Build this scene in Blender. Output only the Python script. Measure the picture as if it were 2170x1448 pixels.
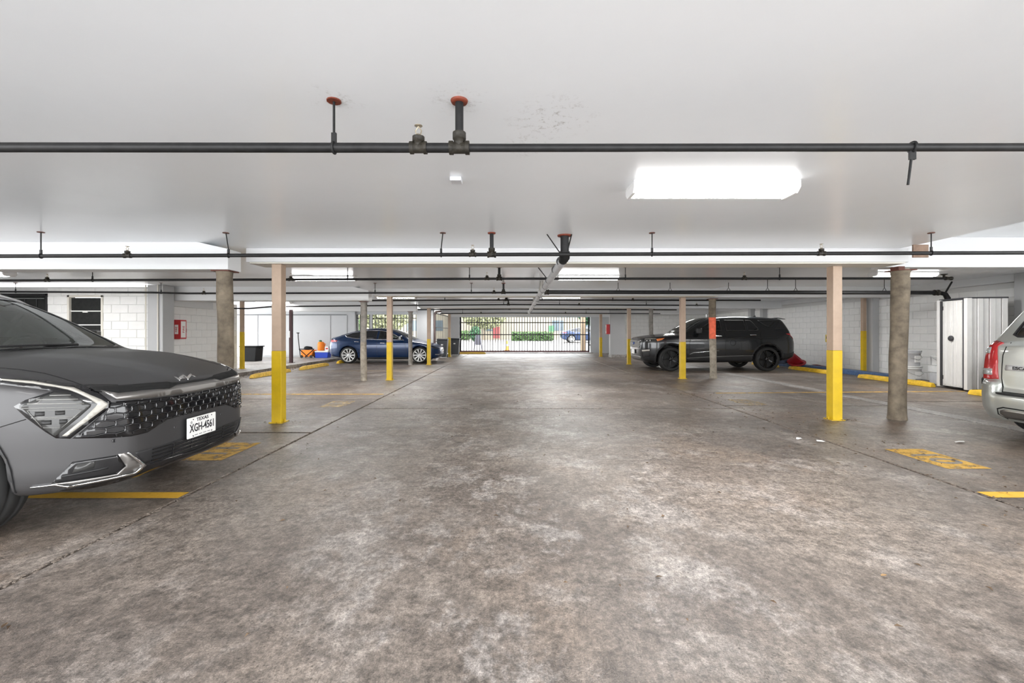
import bpy, bmesh, math, random
import numpy as np
from mathutils import Vector, Matrix
from mathutils.bvhtree import BVHTree
from mathutils.geometry import delaunay_2d_cdt

random.seed(7)
for o in list(bpy.data.objects):
    bpy.data.objects.remove(o, do_unlink=True)
scene = bpy.context.scene
COL = scene.collection

# ------------------------------------------------------------------ camera
cam_d = bpy.data.cameras.new('camera')
cam = bpy.data.objects.new('camera', cam_d)
COL.objects.link(cam)
cam.location = (0.0, 0.0, 1.25)
cam.rotation_euler = (math.radians(90), 0, 0)
cam_d.sensor_width = 36.0
cam_d.lens = 925.0 / 2170.0 * 36.0
cam_d.shift_y = -(724 - 705) / 2170.0
cam_d.clip_start = 0.05
cam_d.clip_end = 400
scene.camera = cam

# ------------------------------------------------------------------ world, exposure
world = bpy.data.worlds.new('overcast_sky')
scene.world = world
world.use_nodes = True
bg = world.node_tree.nodes['Background']
bg.inputs[0].default_value = (0.97, 0.985, 1.0, 1)
bg.inputs[1].default_value = 8.2
scene.view_settings.view_transform = 'Standard'
scene.view_settings.look = 'None'
scene.view_settings.gamma = 1.0
scene.view_settings.use_curve_mapping = False
scene.view_settings.exposure = 0.20
scene.cycles.diffuse_bounces = 6
scene.cycles.max_bounces = 10
LAMP = 112.0          # radiance of the fluorescent lenses

# ------------------------------------------------------------------ materials
MATS = {}
def mat(name, col, rough=0.5, metal=0.0, spec=0.5, emit=None, alpha=None, bump=None, var=None, coat=0.0):
    """plain principled material; var=(scale, amount) mottles the colour, bump=(scale, strength)"""
    if name in MATS:
        return MATS[name]
    m = bpy.data.materials.new(name)
    m.use_nodes = True
    nt = m.node_tree
    b = nt.nodes['Principled BSDF']
    b.inputs['Base Color'].default_value = (*col, 1)
    b.inputs['Roughness'].default_value = rough
    b.inputs['Metallic'].default_value = metal
    b.inputs['Specular IOR Level'].default_value = spec
    if coat:
        b.inputs['Coat Weight'].default_value = coat
        b.inputs['Coat Roughness'].default_value = 0.04
    if emit:
        b.inputs['Emission Color'].default_value = (*emit[0], 1)
        b.inputs['Emission Strength'].default_value = emit[1]
    if var or bump:
        tc = nt.nodes.new('ShaderNodeTexCoord')
    if var:
        n = nt.nodes.new('ShaderNodeTexNoise')
        n.inputs['Scale'].default_value = var[0]
        n.inputs['Detail'].default_value = 6
        n.inputs['Roughness'].default_value = 0.62
        nt.links.new(tc.outputs['Object'], n.inputs['Vector'])
        r = nt.nodes.new('ShaderNodeMapRange')
        r.inputs[1].default_value = 0.3; r.inputs[2].default_value = 0.7
        r.inputs[3].default_value = 1 - var[1]; r.inputs[4].default_value = 1 + var[1] * 0.6
        nt.links.new(n.outputs[0], r.inputs[0])
        mx = nt.nodes.new('ShaderNodeMix'); mx.data_type = 'RGBA'; mx.blend_type = 'MULTIPLY'
        mx.inputs[0].default_value = 1
        mx.inputs[6].default_value = (*col, 1)
        nt.links.new(r.outputs[0], mx.inputs[7])
        nt.links.new(mx.outputs[2], b.inputs['Base Color'])
    if bump:
        n2 = nt.nodes.new('ShaderNodeTexNoise')
        n2.inputs['Scale'].default_value = bump[0]
        n2.inputs['Detail'].default_value = 5
        nt.links.new(tc.outputs['Object'], n2.inputs['Vector'])
        bp = nt.nodes.new('ShaderNodeBump')
        bp.inputs['Strength'].default_value = bump[1]
        bp.inputs['Distance'].default_value = 0.01
        nt.links.new(n2.outputs[0], bp.inputs['Height'])
        nt.links.new(bp.outputs[0], b.inputs['Normal'])
    MATS[name] = m
    return m

def glass(name, tint, trans, rough=0.02, painted_sheen=0.0):
    """thin window glass: part see-through (tinted), part mirror"""
    if name in MATS:
        return MATS[name]
    m = bpy.data.materials.new(name)
    m.use_nodes = True
    nt = m.node_tree
    nt.nodes.remove(nt.nodes['Principled BSDF'])
    out = nt.nodes['Material Output']
    tr = nt.nodes.new('ShaderNodeBsdfTransparent'); tr.inputs[0].default_value = (*[t * trans for t in tint], 1)
    gl = nt.nodes.new('ShaderNodeBsdfGlossy'); gl.inputs['Roughness'].default_value = rough
    fr = nt.nodes.new('ShaderNodeFresnel'); fr.inputs[0].default_value = 1.5
    mx = nt.nodes.new('ShaderNodeMixShader')
    nt.links.new(fr.outputs[0], mx.inputs[0]); nt.links.new(tr.outputs[0], mx.inputs[1]); nt.links.new(gl.outputs[0], mx.inputs[2])
    last = mx
    if painted_sheen:   # pale diffuse colour painted in for the ceiling's reflection
        df = nt.nodes.new('ShaderNodeBsdfDiffuse'); df.inputs[0].default_value = (.46, .50, .46, 1)
        m2 = nt.nodes.new('ShaderNodeMixShader'); m2.inputs[0].default_value = painted_sheen
        nt.links.new(mx.outputs[0], m2.inputs[1]); nt.links.new(df.outputs[0], m2.inputs[2]); last = m2
    nt.links.new(last.outputs[0], out.inputs['Surface'])
    MATS[name] = m
    return m

def paint(name, col, rough, metal, coat, inner=(0.02, 0.02, 0.022)):
    """car paint outside, dark lining on the inside of the shell"""
    m = mat(name, col, rough, metal, 0.5, coat=coat)
    nt = m.node_tree
    b = nt.nodes['Principled BSDF']
    g = nt.nodes.new('ShaderNodeNewGeometry')
    mx = nt.nodes.new('ShaderNodeMixShader')
    d = nt.nodes.new('ShaderNodeBsdfDiffuse'); d.inputs[0].default_value = (*inner, 1)
    nt.links.new(g.outputs['Backfacing'], mx.inputs[0])
    nt.links.new(b.outputs[0], mx.inputs[1]); nt.links.new(d.outputs[0], mx.inputs[2])
    nt.links.new(mx.outputs[0], nt.nodes['Material Output'].inputs['Surface'])
    return m

# ------------------------------------------------------------------ mesh helpers
def tag(o, label=None, cat=None, group=None, kind=None):
    if label: o['label'] = label
    if cat: o['category'] = cat
    if group: o['group'] = group
    if kind: o['kind'] = kind
    return o

def thing(name, label, cat, loc=(0, 0, 0), rz=0.0, group=None):
    o = bpy.data.objects.new(name, None)
    o.empty_display_size = 0.1
    COL.objects.link(o)
    o.location = loc
    o.rotation_euler = (0, 0, rz)
    return tag(o, label, cat, group)

def link_mesh(name, me, parent=None, loc=None):
    o = bpy.data.objects.new(name, me)
    COL.objects.link(o)
    if parent is not None: o.parent = parent
    if loc is not None: o.location = loc
    return o

def copy_tree(o, parent=None):
    c = o.copy(); COL.objects.link(c); c.parent = parent
    for ch in list(o.children): copy_tree(ch, c)
    return c

class MB:
    """collects simple shapes into one mesh"""
    def __init__(s):
        s.v = []; s.f = []; s.sm = []
    def add(s, vs, fs, smooth=False):
        k = len(s.v)
        s.v += [tuple(p) for p in vs]
        s.f += [tuple(i + k for i in f) for f in fs]
        s.sm += [smooth] * len(fs)
        return s
    def box(s, x0, x1, y0, y1, z0, z1, M=None):
        vs = [Vector((x, y, z)) for z in (z0, z1) for y in (y0, y1) for x in (x0, x1)]
        if M is not None: vs = [M @ p for p in vs]
        return s.add(vs, [(0, 2, 3, 1), (4, 5, 7, 6), (0, 1, 5, 4), (2, 6, 7, 3), (0, 4, 6, 2), (1, 3, 7, 5)])
    def tube(s, pts, r, n=10, cap=True, closed=False):
        pts = [Vector(p) for p in pts]
        rs = r if isinstance(r, (list, tuple)) else [r] * len(pts)
        rings = []
        up = None
        m = len(pts)
        for i, p in enumerate(pts):
            if closed: t = pts[(i + 1) % m] - pts[i - 1]
            elif i == 0: t = pts[1] - p
            elif i == m - 1: t = p - pts[i - 1]
            else: t = (pts[i + 1] - p).normalized() + (p - pts[i - 1]).normalized()
            if t.length < 1e-9: t = Vector((0, 0, 1))
            t.normalize()
            if up is None:
                up = Vector((0, 0, 1)) if abs(t.z) < 0.9 else Vector((1, 0, 0))
            a = up - t * up.dot(t)
            if a.length < 1e-6: a = t.orthogonal()
            a.normalize(); b = t.cross(a); up = a
            rings.append([p + (a * math.cos(2 * math.pi * k / n) + b * math.sin(2 * math.pi * k / n)) * rs[i] for k in range(n)])
        vs = [q for ring in rings for q in ring]
        fs = []
        for i in range(m if closed else m - 1):
            j = (i + 1) % m
            for k in range(n):
                fs.append((i * n + k, i * n + (k + 1) % n, j * n + (k + 1) % n, j * n + k))
        s.add(vs, fs, True)
        if cap and not closed:
            s.add(rings[0], [tuple(range(n))[::-1]]); s.add(rings[-1], [tuple(range(n))])
        return s
    def lathe(s, prof, n=24, M=None, smooth=True, cap=True):
        """prof: (radius, height) pairs about +z"""
        vs = []; fs = []
        for (r, z) in prof:
            for k in range(n):
                p = Vector((r * math.cos(2 * math.pi * k / n), r * math.sin(2 * math.pi * k / n), z))
                vs.append(M @ p if M is not None else p)
        for i in range(len(prof) - 1):
            for k in range(n):
                fs.append((i * n + k, i * n + (k + 1) % n, (i + 1) * n + (k + 1) % n, (i + 1) * n + k))
        s.add(vs, fs, smooth)
        if cap:
            L = len(prof) - 1
            s.add(vs[:n], [tuple(range(n))[::-1]]); s.add(vs[L * n:], [tuple(range(n))])
        return s
    def prism(s, poly, axis, d0, d1, M=None):
        """poly in the plane perpendicular to axis ('x': (y,z), 'y': (x,z), 'z': (x,y))"""
        def pt(p, d):
            q = {'x': (d, p[0], p[1]), 'y': (p[0], d, p[1]), 'z': (p[0], p[1], d)}[axis]
            q = Vector(q)
            return M @ q if M is not None else q
        n = len(poly)
        vs = [pt(p, d0) for p in poly] + [pt(p, d1) for p in poly]
        fs = [tuple(range(n))[::-1], tuple(range(n, 2 * n))] + [(i, (i + 1) % n, n + (i + 1) % n, n + i) for i in range(n)]
        return s.add(vs, fs)
    def mesh(s, name, m=None, fix=True):
        me = bpy.data.meshes.new(name)
        me.from_pydata(s.v, [], s.f)
        if m is not None: me.materials.append(m)
        me.polygons.foreach_set('use_smooth', s.sm)
        if fix:
            bm = bmesh.new(); bm.from_mesh(me)
            bmesh.ops.recalc_face_normals(bm, faces=bm.faces)
            bm.to_mesh(me); bm.free()
        me.update()
        return me
    def build(s, name, m=None, parent=None, loc=None, bevel=0.0, seg=2):
        o = link_mesh(name, s.mesh(name, m), parent, loc)
        if bevel:
            b = o.modifiers.new('bevel', 'BEVEL'); b.width = bevel; b.segments = seg; b.limit_method = 'ANGLE'
            b.angle_limit = math.radians(35); b.harden_normals = False
        return o

def box_obj(name, m, x0, x1, y0, y1, z0, z1, parent=None, bevel=0.0, M=None):
    return MB().box(x0, x1, y0, y1, z0, z1, M).build(name, m, parent, bevel=bevel)

def text_mesh(name, body, size, depth, m, parent, M, sx=1.0, bold=0.0):
    """lettering as a mesh lying in M's xy plane, centred"""
    cu = bpy.data.curves.new(name, 'FONT')
    cu.body = body; cu.size = size; cu.extrude = depth; cu.align_x = 'CENTER'; cu.align_y = 'CENTER'
    cu.offset = bold; cu.resolution_u = 3
    t = bpy.data.objects.new(name + '_curve', cu)
    COL.objects.link(t)
    dg = bpy.context.evaluated_depsgraph_get()
    me = bpy.data.meshes.new_from_object(t.evaluated_get(dg))
    bpy.data.objects.remove(t, do_unlink=True)
    bpy.data.curves.remove(cu)
    me.transform(M @ Matrix.Diagonal((sx, 1, 1, 1)))
    me.materials.clear(); me.materials.append(m)
    me.name = name
    return link_mesh(name, me, parent)
# ------------------------------------------------------------------ car bodies: smooth signed-distance shells
def chaikin(pts, n=2, closed=True):
    p = np.array(pts, float)
    for _ in range(n):
        if closed:
            q = np.roll(p, -1, 0)
            p = np.stack([p * .75 + q * .25, p * .25 + q * .75], 1).reshape(-1, 2)
        else:
            a, b = p[:-1], p[1:]
            m = np.stack([a * .75 + b * .25, a * .25 + b * .75], 1).reshape(-1, 2)
            p = np.vstack([p[:1], m, p[-1:]])
    return p

class SD2:
    """signed distance to a closed 2D outline, tabulated"""
    def __init__(s, pts, smooth=2, h=0.012, pad=0.35):
        p = chaikin(pts, smooth)
        s.lo = p.min(0) - pad; s.h = h
        n = np.ceil((p.max(0) + pad - s.lo) / h).astype(int) + 2
        gx = s.lo[0] + h * np.arange(n[0]); gy = s.lo[1] + h * np.arange(n[1])
        X, Y = np.meshgrid(gx, gy, indexing='ij')
        d2 = np.full(X.shape, 1e9, np.float32); ins = np.zeros(X.shape, bool)
        q = np.roll(p, -1, 0)
        for (ax, ay), (bx, by) in zip(p, q):
            ex, ey = bx - ax, by - ay
            L = ex * ex + ey * ey + 1e-12
            t = np.clip(((X - ax) * ex + (Y - ay) * ey) / L, 0, 1)
            d2 = np.minimum(d2, (X - ax - t * ex) ** 2 + (Y - ay - t * ey) ** 2)
            if abs(ey) > 1e-12:
                c = ((ay > Y) != (by > Y)) & (X < ex * (Y - ay) / ey + ax)
                ins ^= c
        s.t = np.where(ins, -np.sqrt(d2), np.sqrt(d2)).astype(np.float32)
    def __call__(s, x, y):
        u = (x - s.lo[0]) / s.h; v = (y - s.lo[1]) / s.h
        u = np.clip(u, 0, s.t.shape[0] - 1.001); v = np.clip(v, 0, s.t.shape[1] - 1.001)
        i = u.astype(np.int32); j = v.astype(np.int32)
        u = u - i; v = v - j
        t = s.t
        return (t[i, j] * (1 - u) * (1 - v) + t[i + 1, j] * u * (1 - v) + t[i, j + 1] * (1 - u) * v + t[i + 1, j + 1] * u * v)

def smax(a, b, k):
    h = np.maximum(k - np.abs(a - b), 0) / k
    return np.maximum(a, b) + h * h * k * .25
def smin(a, b, k):
    return -smax(-a, -b, k)

def surface_net(F, lo, hi, h):
    nx, ny, nz = [int(math.ceil((b - a) / h)) + 1 for a, b in zip(lo, hi)]
    x = (lo[0] + h * np.arange(nx)).astype(np.float32)[:, None, None]
    y = (lo[1] + h * np.arange(ny)).astype(np.float32)[None, :, None]
    z = (lo[2] + h * np.arange(nz)).astype(np.float32)[None, None, :]
    X, Y, Z = np.broadcast_arrays(x, y, z)
    f = F(X, Y, Z).astype(np.float32)
    ins = f < 0
    acc = np.zeros((nx - 1, ny - 1, nz - 1, 3), np.float32); cnt = np.zeros((nx - 1, ny - 1, nz - 1), np.float32)
    for ax in range(3):
        o = [a for a in range(3) if a != ax]
        sl0 = [slice(None)] * 3; sl1 = [slice(None)] * 3
        sl0[ax] = slice(0, -1); sl1[ax] = slice(1, None)
        f0, f1 = f[tuple(sl0)], f[tuple(sl1)]
        ch = (f0 < 0) != (f1 < 0)
        t = np.where(ch, f0 / np.where(ch, f0 - f1, 1), 0)
        for da in (0, 1):
            for db in (0, 1):
                s = [slice(None)] * 3
                s[o[0]] = slice(da, f.shape[o[0]] - 1 + da); s[o[1]] = slice(db, f.shape[o[1]] - 1 + db)
                c = ch[tuple(s)]
                off = [0, 0, 0]
                acc[..., ax] += np.where(c, t[tuple(s)], 0)
                acc[..., o[0]] += np.where(c, da, 0); acc[..., o[1]] += np.where(c, db, 0)
                cnt += c
    act = cnt > 0
    idx = np.full(act.shape, -1, np.int64)
    idx[act] = np.arange(act.sum())
    ijk = np.argwhere(act)
    P = (np.array(lo, np.float32) + h * (ijk + acc[act] / cnt[act][:, None])).astype(np.float64)
    quads = []
    for ax in range(3):
        o = [(ax + 1) % 3, (ax + 2) % 3]
        sl0 = [slice(1, -1)] * 3; sl1 = [slice(1, -1)] * 3
        sl0[ax] = slice(0, -1); sl1[ax] = slice(1, None)
        a0 = ins[tuple(sl0)]; a1 = ins[tuple(sl1)]
        for flip, ch in ((False, a0 & ~a1), (True, ~a0 & a1)):
            e = np.argwhere(ch)
            if not len(e): continue
            base = e.copy()
            base[:, o[0]] += 1; base[:, o[1]] += 1
            def cell(da, db):
                c = base.copy(); c[:, o[0]] += da; c[:, o[1]] += db
                return idx[c[:, 0], c[:, 1], c[:, 2]]
            q = np.stack([cell(-1, -1), cell(0, -1), cell(0, 0), cell(-1, 0)], 1)
            quads.append(q[:, ::-1] if flip else q)
    Q = np.vstack(quads)
    Q = Q[(Q >= 0).all(1)]
    e = h * 0.2
    for _ in range(3):
        a, b, c = P[:, 0], P[:, 1], P[:, 2]
        v = F(a, b, c)
        g = np.stack([F(a + e, b, c) - F(a - e, b, c), F(a, b + e, c) - F(a, b - e, c), F(a, b, c + e) - F(a, b, c - e)], 1) / (2 * e)
        n2 = np.maximum((g * g).sum(1), .15)
        st = np.clip(v / n2, -h * .5, h * .5)
        P -= g * st[:, None]
    return P, Q

class CarShell:
    """spec keys: lower, cabin (side outlines x,z), plan (half outline x,y), inset (z, inset) table, belt, half_belt, tumble,
    crown, cab_b, cab_c, wheels [(x, z, r_arch)], extra(F,x,y,z)->F"""
    def __init__(s, sp, h):
        s.sp = sp
        s.lower = SD2(sp['lower'], sp.get('smooth_l', 2))
        s.cab = SD2(sp['cabin'], sp.get('smooth_c', 2))
        pl = list(sp['plan']); full = pl + [(x, -y) for x, y in reversed(pl) if y > 1e-6]
        s.plan = SD2(full, 2)
        zs, ds = zip(*sp['inset'])
        s.zi = np.linspace(-.2, 2.2, 481); s.di = np.interp(s.zi, zs, ds)
        k = np.ones(15) / 15
        s.di = np.convolve(np.pad(s.di, 7, 'edge'), k, 'valid')
        xs = [p[0] for p in sp['lower']] + [p[0] for p in sp['cabin']]
        zz = [p[1] for p in sp['lower']] + [p[1] for p in sp['cabin']]
        w = max(p[1] for p in sp['plan'])
        lo = (min(xs) - .06, -w - .06, min(zz) - .06); hi = (max(xs) + .06, w + .06, max(zz) + .06)
        s.P, s.Q = surface_net(s.F, lo, hi, h)
        s.bvh = BVHTree.FromPolygons([Vector(p) for p in s.P], [tuple(int(i) for i in q) for q in s.Q])
    def F(s, x, y, z):
        sp = s.sp
        ay = np.abs(y)
        cr = sp.get('crown', .05) * (y / .8) ** 2
        zz = z + cr * np.clip((z - .75) / .2, 0, 1)
        a = s.lower(x, zz)
        b = s.plan(x, y) + np.interp(z, s.zi, s.di)
        lower = smax(a, b, sp.get('k_low', .10))
        xc = x + sp.get('cab_b', .2) * y * y * sp.get('cab_sign', 1) if 'cab_split' not in sp else x + np.where(x > sp['cab_split'], 1, -1) * sp.get('cab_b', .2) * y * y
        c = s.cab(xc, z + sp.get('cab_c', .06) * y * y)
        t = sp['tumble']
        wb = np.interp(x, *zip(*sp['half_belt'])) if isinstance(sp['half_belt'], list) else sp['half_belt']
        d = (ay - (wb - t * (z - sp['belt']))) / math.sqrt(1 + t * t)
        cabf = smax(c, d, sp.get('k_cab', .10))
        f = smin(lower, cabf, sp.get('k_join', .04))
        for (wx, wz, r) in sp['wheels']:
            cyl = np.sqrt((x - wx) ** 2 + (z - wz) ** 2) - r
            well = smax(cyl, sp.get('well_in', .55) - ay, .02)
            f = smax(f, -well, .02)
        if 'extra' in sp: f = sp['extra'](s, f, x, y, z)
        return f
    def mesh(s, name, m, cut=()):
        """cut: list of tests(centres)->bool; faces hit are left out (window openings)"""
        C = s.P[s.Q].mean(1)
        keep = np.ones(len(s.Q), bool)
        for t in cut: keep &= ~t(C)
        Q = s.Q[keep]
        used = np.unique(Q)
        rem = np.full(len(s.P), -1); rem[used] = np.arange(len(used))
        me = bpy.data.meshes.new(name)
        me.from_pydata(s.P[used].tolist(), [], rem[Q].tolist())
        me.polygons.foreach_set('use_smooth', [True] * len(Q))
        me.materials.append(m)
        me.update()
        return me

def in_poly(poly, x, y):
    ins = np.zeros(len(x), bool)
    n = len(poly)
    for i in range(n):
        ax, ay = poly[i]; bx, by = poly[(i + 1) % n]
        if ay == by: continue
        ins ^= ((ay > y) != (by > y)) & (x < (bx - ax) * (y - ay) / (by - ay) + ax)
    return ins

def shrink(poly, d):
    """move a simple polygon's outline inwards by d"""
    n = len(poly)
    A = sum(poly[i][0] * poly[(i + 1) % n][1] - poly[(i + 1) % n][0] * poly[i][1] for i in range(n))
    sg = 1 if A > 0 else -1
    out = []
    for i in range(n):
        p0, p1, p2 = Vector(poly[i - 1]), Vector(poly[i]), Vector(poly[(i + 1) % n])
        a = (p1 - p0).normalized(); b = (p2 - p1).normalized()
        na = Vector((-a.y, a.x)) * sg; nb = Vector((-b.y, b.x)) * sg
        m = na + nb
        if m.length < 1e-6: m = na
        m.normalize()
        c = max(.45, m.dot(na))
        out.append(tuple(p1 + m * (d / c)))
    return out

def ribbon(pts, w, closed=False):
    """outline of a stroke of width w along a 2D polyline"""
    P = [Vector(p) for p in pts]; n = len(P)
    ws = w if isinstance(w, (list, tuple)) else [w] * n
    L = []; R = []
    for i in range(n):
        if closed: a = (P[i] - P[i - 1]).normalized(); b = (P[(i + 1) % n] - P[i]).normalized()
        else:
            a = (P[i] - P[i - 1]).normalized() if i else (P[1] - P[0]).normalized()
            b = (P[i + 1] - P[i]).normalized() if i < n - 1 else a
        m = Vector((-a.y, a.x)) + Vector((-b.y, b.x))
        if m.length < 1e-6: m = Vector((-a.y, a.x))
        m.normalize(); c = max(.4, m.dot(Vector((-a.y, a.x))))
        L.append(P[i] + m * ws[i] * .5 / c); R.append(P[i] - m * ws[i] * .5 / c)
    return L, R

def fill2d(loops, h):
    """triangles inside the outline(s): first loop outer, further loops are holes; extra points every h metres"""
    vs = []; es = []
    for lp in loops:
        k = len(vs); n = len(lp); c = 0
        for i in range(n):
            a = Vector(lp[i]); b = Vector(lp[(i + 1) % n])
            m = max(1, int((b - a).length / h))
            for j in range(m): vs.append(a.lerp(b, j / m)); c += 1
        es += [(k + i, k + (i + 1) % c) for i in range(c)]
    o = np.array([tuple(p) for p in loops[0]])
    lo = o.min(0); hi = o.max(0)
    gx, gy = np.meshgrid(np.arange(lo[0] + h * .5, hi[0], h), np.arange(lo[1] + h * .5, hi[1], h))
    gx = gx.ravel(); gy = gy.ravel()
    keep = in_poly([tuple(p) for p in loops[0]], gx, gy)
    for lp in loops[1:]: keep &= ~in_poly([tuple(p) for p in lp], gx, gy)
    bp = np.array([tuple(p) for p in vs])
    gx = gx[keep]; gy = gy[keep]
    for x, y in zip(gx, gy):
        if ((bp[:, 0] - x) ** 2 + (bp[:, 1] - y) ** 2).min() > (h * .4) ** 2: vs.append(Vector((x, y)))
    V, E, Fc, *_ = delaunay_2d_cdt(vs, es, [], 1 if len(loops) == 1 else 1, 1e-6)
    if len(loops) > 1:
        T = []
        for f in Fc:
            c = sum((V[i] for i in f), Vector((0, 0))) / len(f)
            cx = np.array([c.x]); cy = np.array([c.y])
            if in_poly([tuple(p) for p in loops[0]], cx, cy)[0] and not any(in_poly([tuple(p) for p in lp], cx, cy)[0] for lp in loops[1:]): T.append(f)
        Fc = T
    return [tuple(v) for v in V], [tuple(f) for f in Fc]

def frame_of(direction):
    d = Vector(direction).normalized()
    up = Vector((0, 0, 1)) if abs(d.z) < .9 else Vector((1, 0, 0))
    u = up.cross(d).normalized() if abs(d.z) < .9 else Vector((0, 1, 0))
    v = d.cross(u).normalized()
    return d, u, v

def panel(shell, loops, direction, name, m, parent, off=.003, thick=.012, h=.05, mirror=False, smooth=True, shift=0.0):
    """a plate following the body: 2D outlines (u, v) seen along `direction` (towards the body), dropped onto the shell.
    side: direction (0,-1,0) uses (x, z); front: (-1,0,0) uses (y, z); top: (0,0,-1) uses (x, y)"""
    d = Vector(direction).normalized()
    V, T = fill2d(loops, h)
    def p3(p):
        if abs(d.y) > .99: return Vector((p[0], -d.y * 3, p[1]))
        if abs(d.z) > .99: return Vector((p[0], p[1], -d.z * 3))
        if abs(d.x) > .99: return Vector((-d.x * 7, p[0], p[1]))
        _, u, v = frame_of(d)
        return u * p[0] + v * p[1] - d * 8
    top = []; bot = []
    for p in V:
        q = p3(p)
        hit, nrm, *_ = shell.bvh.ray_cast(q, d)
        if hit is None:
            best = None
            for t in np.linspace(3, 12, 60):
                c, n2, i, ds = shell.bvh.find_nearest(q + d * float(t))
                if best is None or ds < best[2]: best = (c, n2, ds)
            hit, nrm = best[0], best[1]
        if nrm.dot(d) > 0: nrm = -nrm
        top.append(hit + nrm * off); bot.append(hit + nrm * (off - thick))
    n = len(V)
    # orientation
    a, b, c = T[0]
    nn = (top[b] - top[a]).cross(top[c] - top[a])
    if nn.dot(d) > 0: T = [t[::-1] for t in T]
    cnt = {}
    for t in T:
        for i in range(len(t)):
            cnt[(t[i], t[(i + 1) % len(t)])] = 1
    bd = [e for e in cnt if (e[1], e[0]) not in cnt]
    mb = MB()
    vs = top + bot
    if mirror: vs = [Vector((p.x, -p.y, p.z)) for p in vs]
    fs = list(T) ; k = len(fs)
    sides = [(e[0], n + e[0], n + e[1], e[1]) for e in bd]
    fs = fs + sides
    if mirror: fs = [f[::-1] for f in fs]
    mb.add(vs, fs); mb.sm = [smooth] * k + [False] * len(sides)
    me = mb.mesh(name, m, fix=False)
    return link_mesh(name, me, parent)

def panel_pts(shell, pts, name, m, parent, d, off=.003, thick=.012, h=.03, mirror=False, both=False):
    """outline given as 3D points on the body; d = viewing direction"""
    dd, u, v = frame_of(d)
    lp = [(Vector(p).dot(u), Vector(p).dot(v)) for p in pts]
    r = panel(shell, [lp], d, name, m, parent, off, thick, h)
    if both:
        return r, panel(shell, [lp], d, name, m, parent, off, thick, h, mirror=True)
    return r

def stroke_side(shell, pts, w, name, m, parent, direction=(0, -1, 0), off=.003, thick=.01, h=.06, closed=False, mirror=False):
    L, R = ribbon(pts, w, closed)
    if closed:
        A = abs(sum(L[i].x * L[i - 1].y - L[i - 1].x * L[i].y for i in range(len(L)))); B = abs(sum(R[i].x * R[i - 1].y - R[i - 1].x * R[i].y for i in range(len(R))))
        loops = [L, R] if A > B else [R, L]
    else:
        loops = [L + R[::-1]]
    return panel(shell, loops, direction, name, m, parent, off, thick, h, mirror)

def make_wheel(parent, x, y, side, r, width, rim_r, m_tyre, m_rim, spokes, style, m_dark, z=None, n=40):
    """a road wheel: tyre (the part) with rim, spokes and hub cap under it; side=+1 faces +y"""
    M = Matrix.Translation((x, y, r if z is None else z)) @ Matrix.Rotation(math.radians(-90 if side > 0 else 90), 4, 'X')
    w = width / 2
    prof = [(rim_r - .005, -w + .01), (rim_r + .02, -w), (r - .03, -w + .004), (r - .008, -w + .03), (r, -w + .06), (r, -.045), (r - .008, -.043), (r - .008, -.033), (r, -.031),
            (r, .031), (r - .008, .033), (r - .008, .043), (r, .045), (r, w - .06), (r - .008, w - .03), (r - .03, w - .004), (rim_r + .02, w), (rim_r - .005, w - .01)]
    t = MB().lathe(prof, n, M, True, cap=False).build('wheel', m_tyre, parent)
    rp = [(rim_r + .003, w - .012), (rim_r, w - .004), (rim_r - .016, w - .006), (rim_r - .022, w - .03), (rim_r - .03, -w + .02)]
    rim = MB().lathe(rp, n, M, True, cap=False)
    rim.build('rim', m_rim, t)
    MB().lathe([(.001, -.02), (rim_r - .03, -.02), (rim_r - .03, -.03), (.001, -.03)], 24, M, False, cap=False).build('brake_disc', m_dark, t)
    sp = MB()
    zf = w - .02
    for k in range(spokes):
        a = 2 * math.pi * k / spokes
        for (da0, da1, wa, wb) in ([(0, 0, .03, .05)] if style == 'plain' else [(0, -.16, .02, .032), (0, .16, .02, .032)] if style == 'y' else [(-.06, -.12, .016, .02), (.06, .12, .016, .02)]):
            c0 = Vector((math.cos(a + da0), math.sin(a + da0), 0)) * .05; c1 = Vector((math.cos(a + da1), math.sin(a + da1), 0)) * (rim_r - .012)
            t0 = (c1 - c0).normalized(); nn = Vector((-t0.y, t0.x, 0))
            vs = []
            for (c, ww, zt) in ((c0, wa, zf - .03), (c0.lerp(c1, .5), (wa + wb) / 2, zf - .008), (c1, wb, zf - .006)):
                for sgn, dz in ((-1, 0), (1, 0), (1, -.03), (-1, -.03)):
                    vs.append(M @ (c + nn * sgn * ww * .5 + Vector((0, 0, zt + dz))))
            fs = []
            for i in (0, 4):
                fs += [(i, i + 1, i + 5, i + 4), (i + 1, i + 2, i + 6, i + 5), (i + 2, i + 3, i + 7, i + 6), (i + 3, i, i + 4, i + 7)]
            sp.add(vs, fs)
    sp.lathe([(.001, zf - .012), (.03, zf - .012), (.05, zf - .022), (.066, zf - .035), (.066, zf - .06)], 20, M, True, cap=False)
    sp.build('spokes', m_rim, t)
    nuts = MB()
    for k in range(5):
        a = 2 * math.pi * k / 5 + .3
        nuts.lathe([(.009, zf - .03), (.009, zf - .012), (.004, zf - .009)], 6, M @ Matrix.Translation((.05 * math.cos(a), .05 * math.sin(a), 0)), False)
    nuts.build('wheel_nuts', M_CHROME, t)  # nuts in chrome colour to stand in for bright highlights on the rims
    return t
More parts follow.
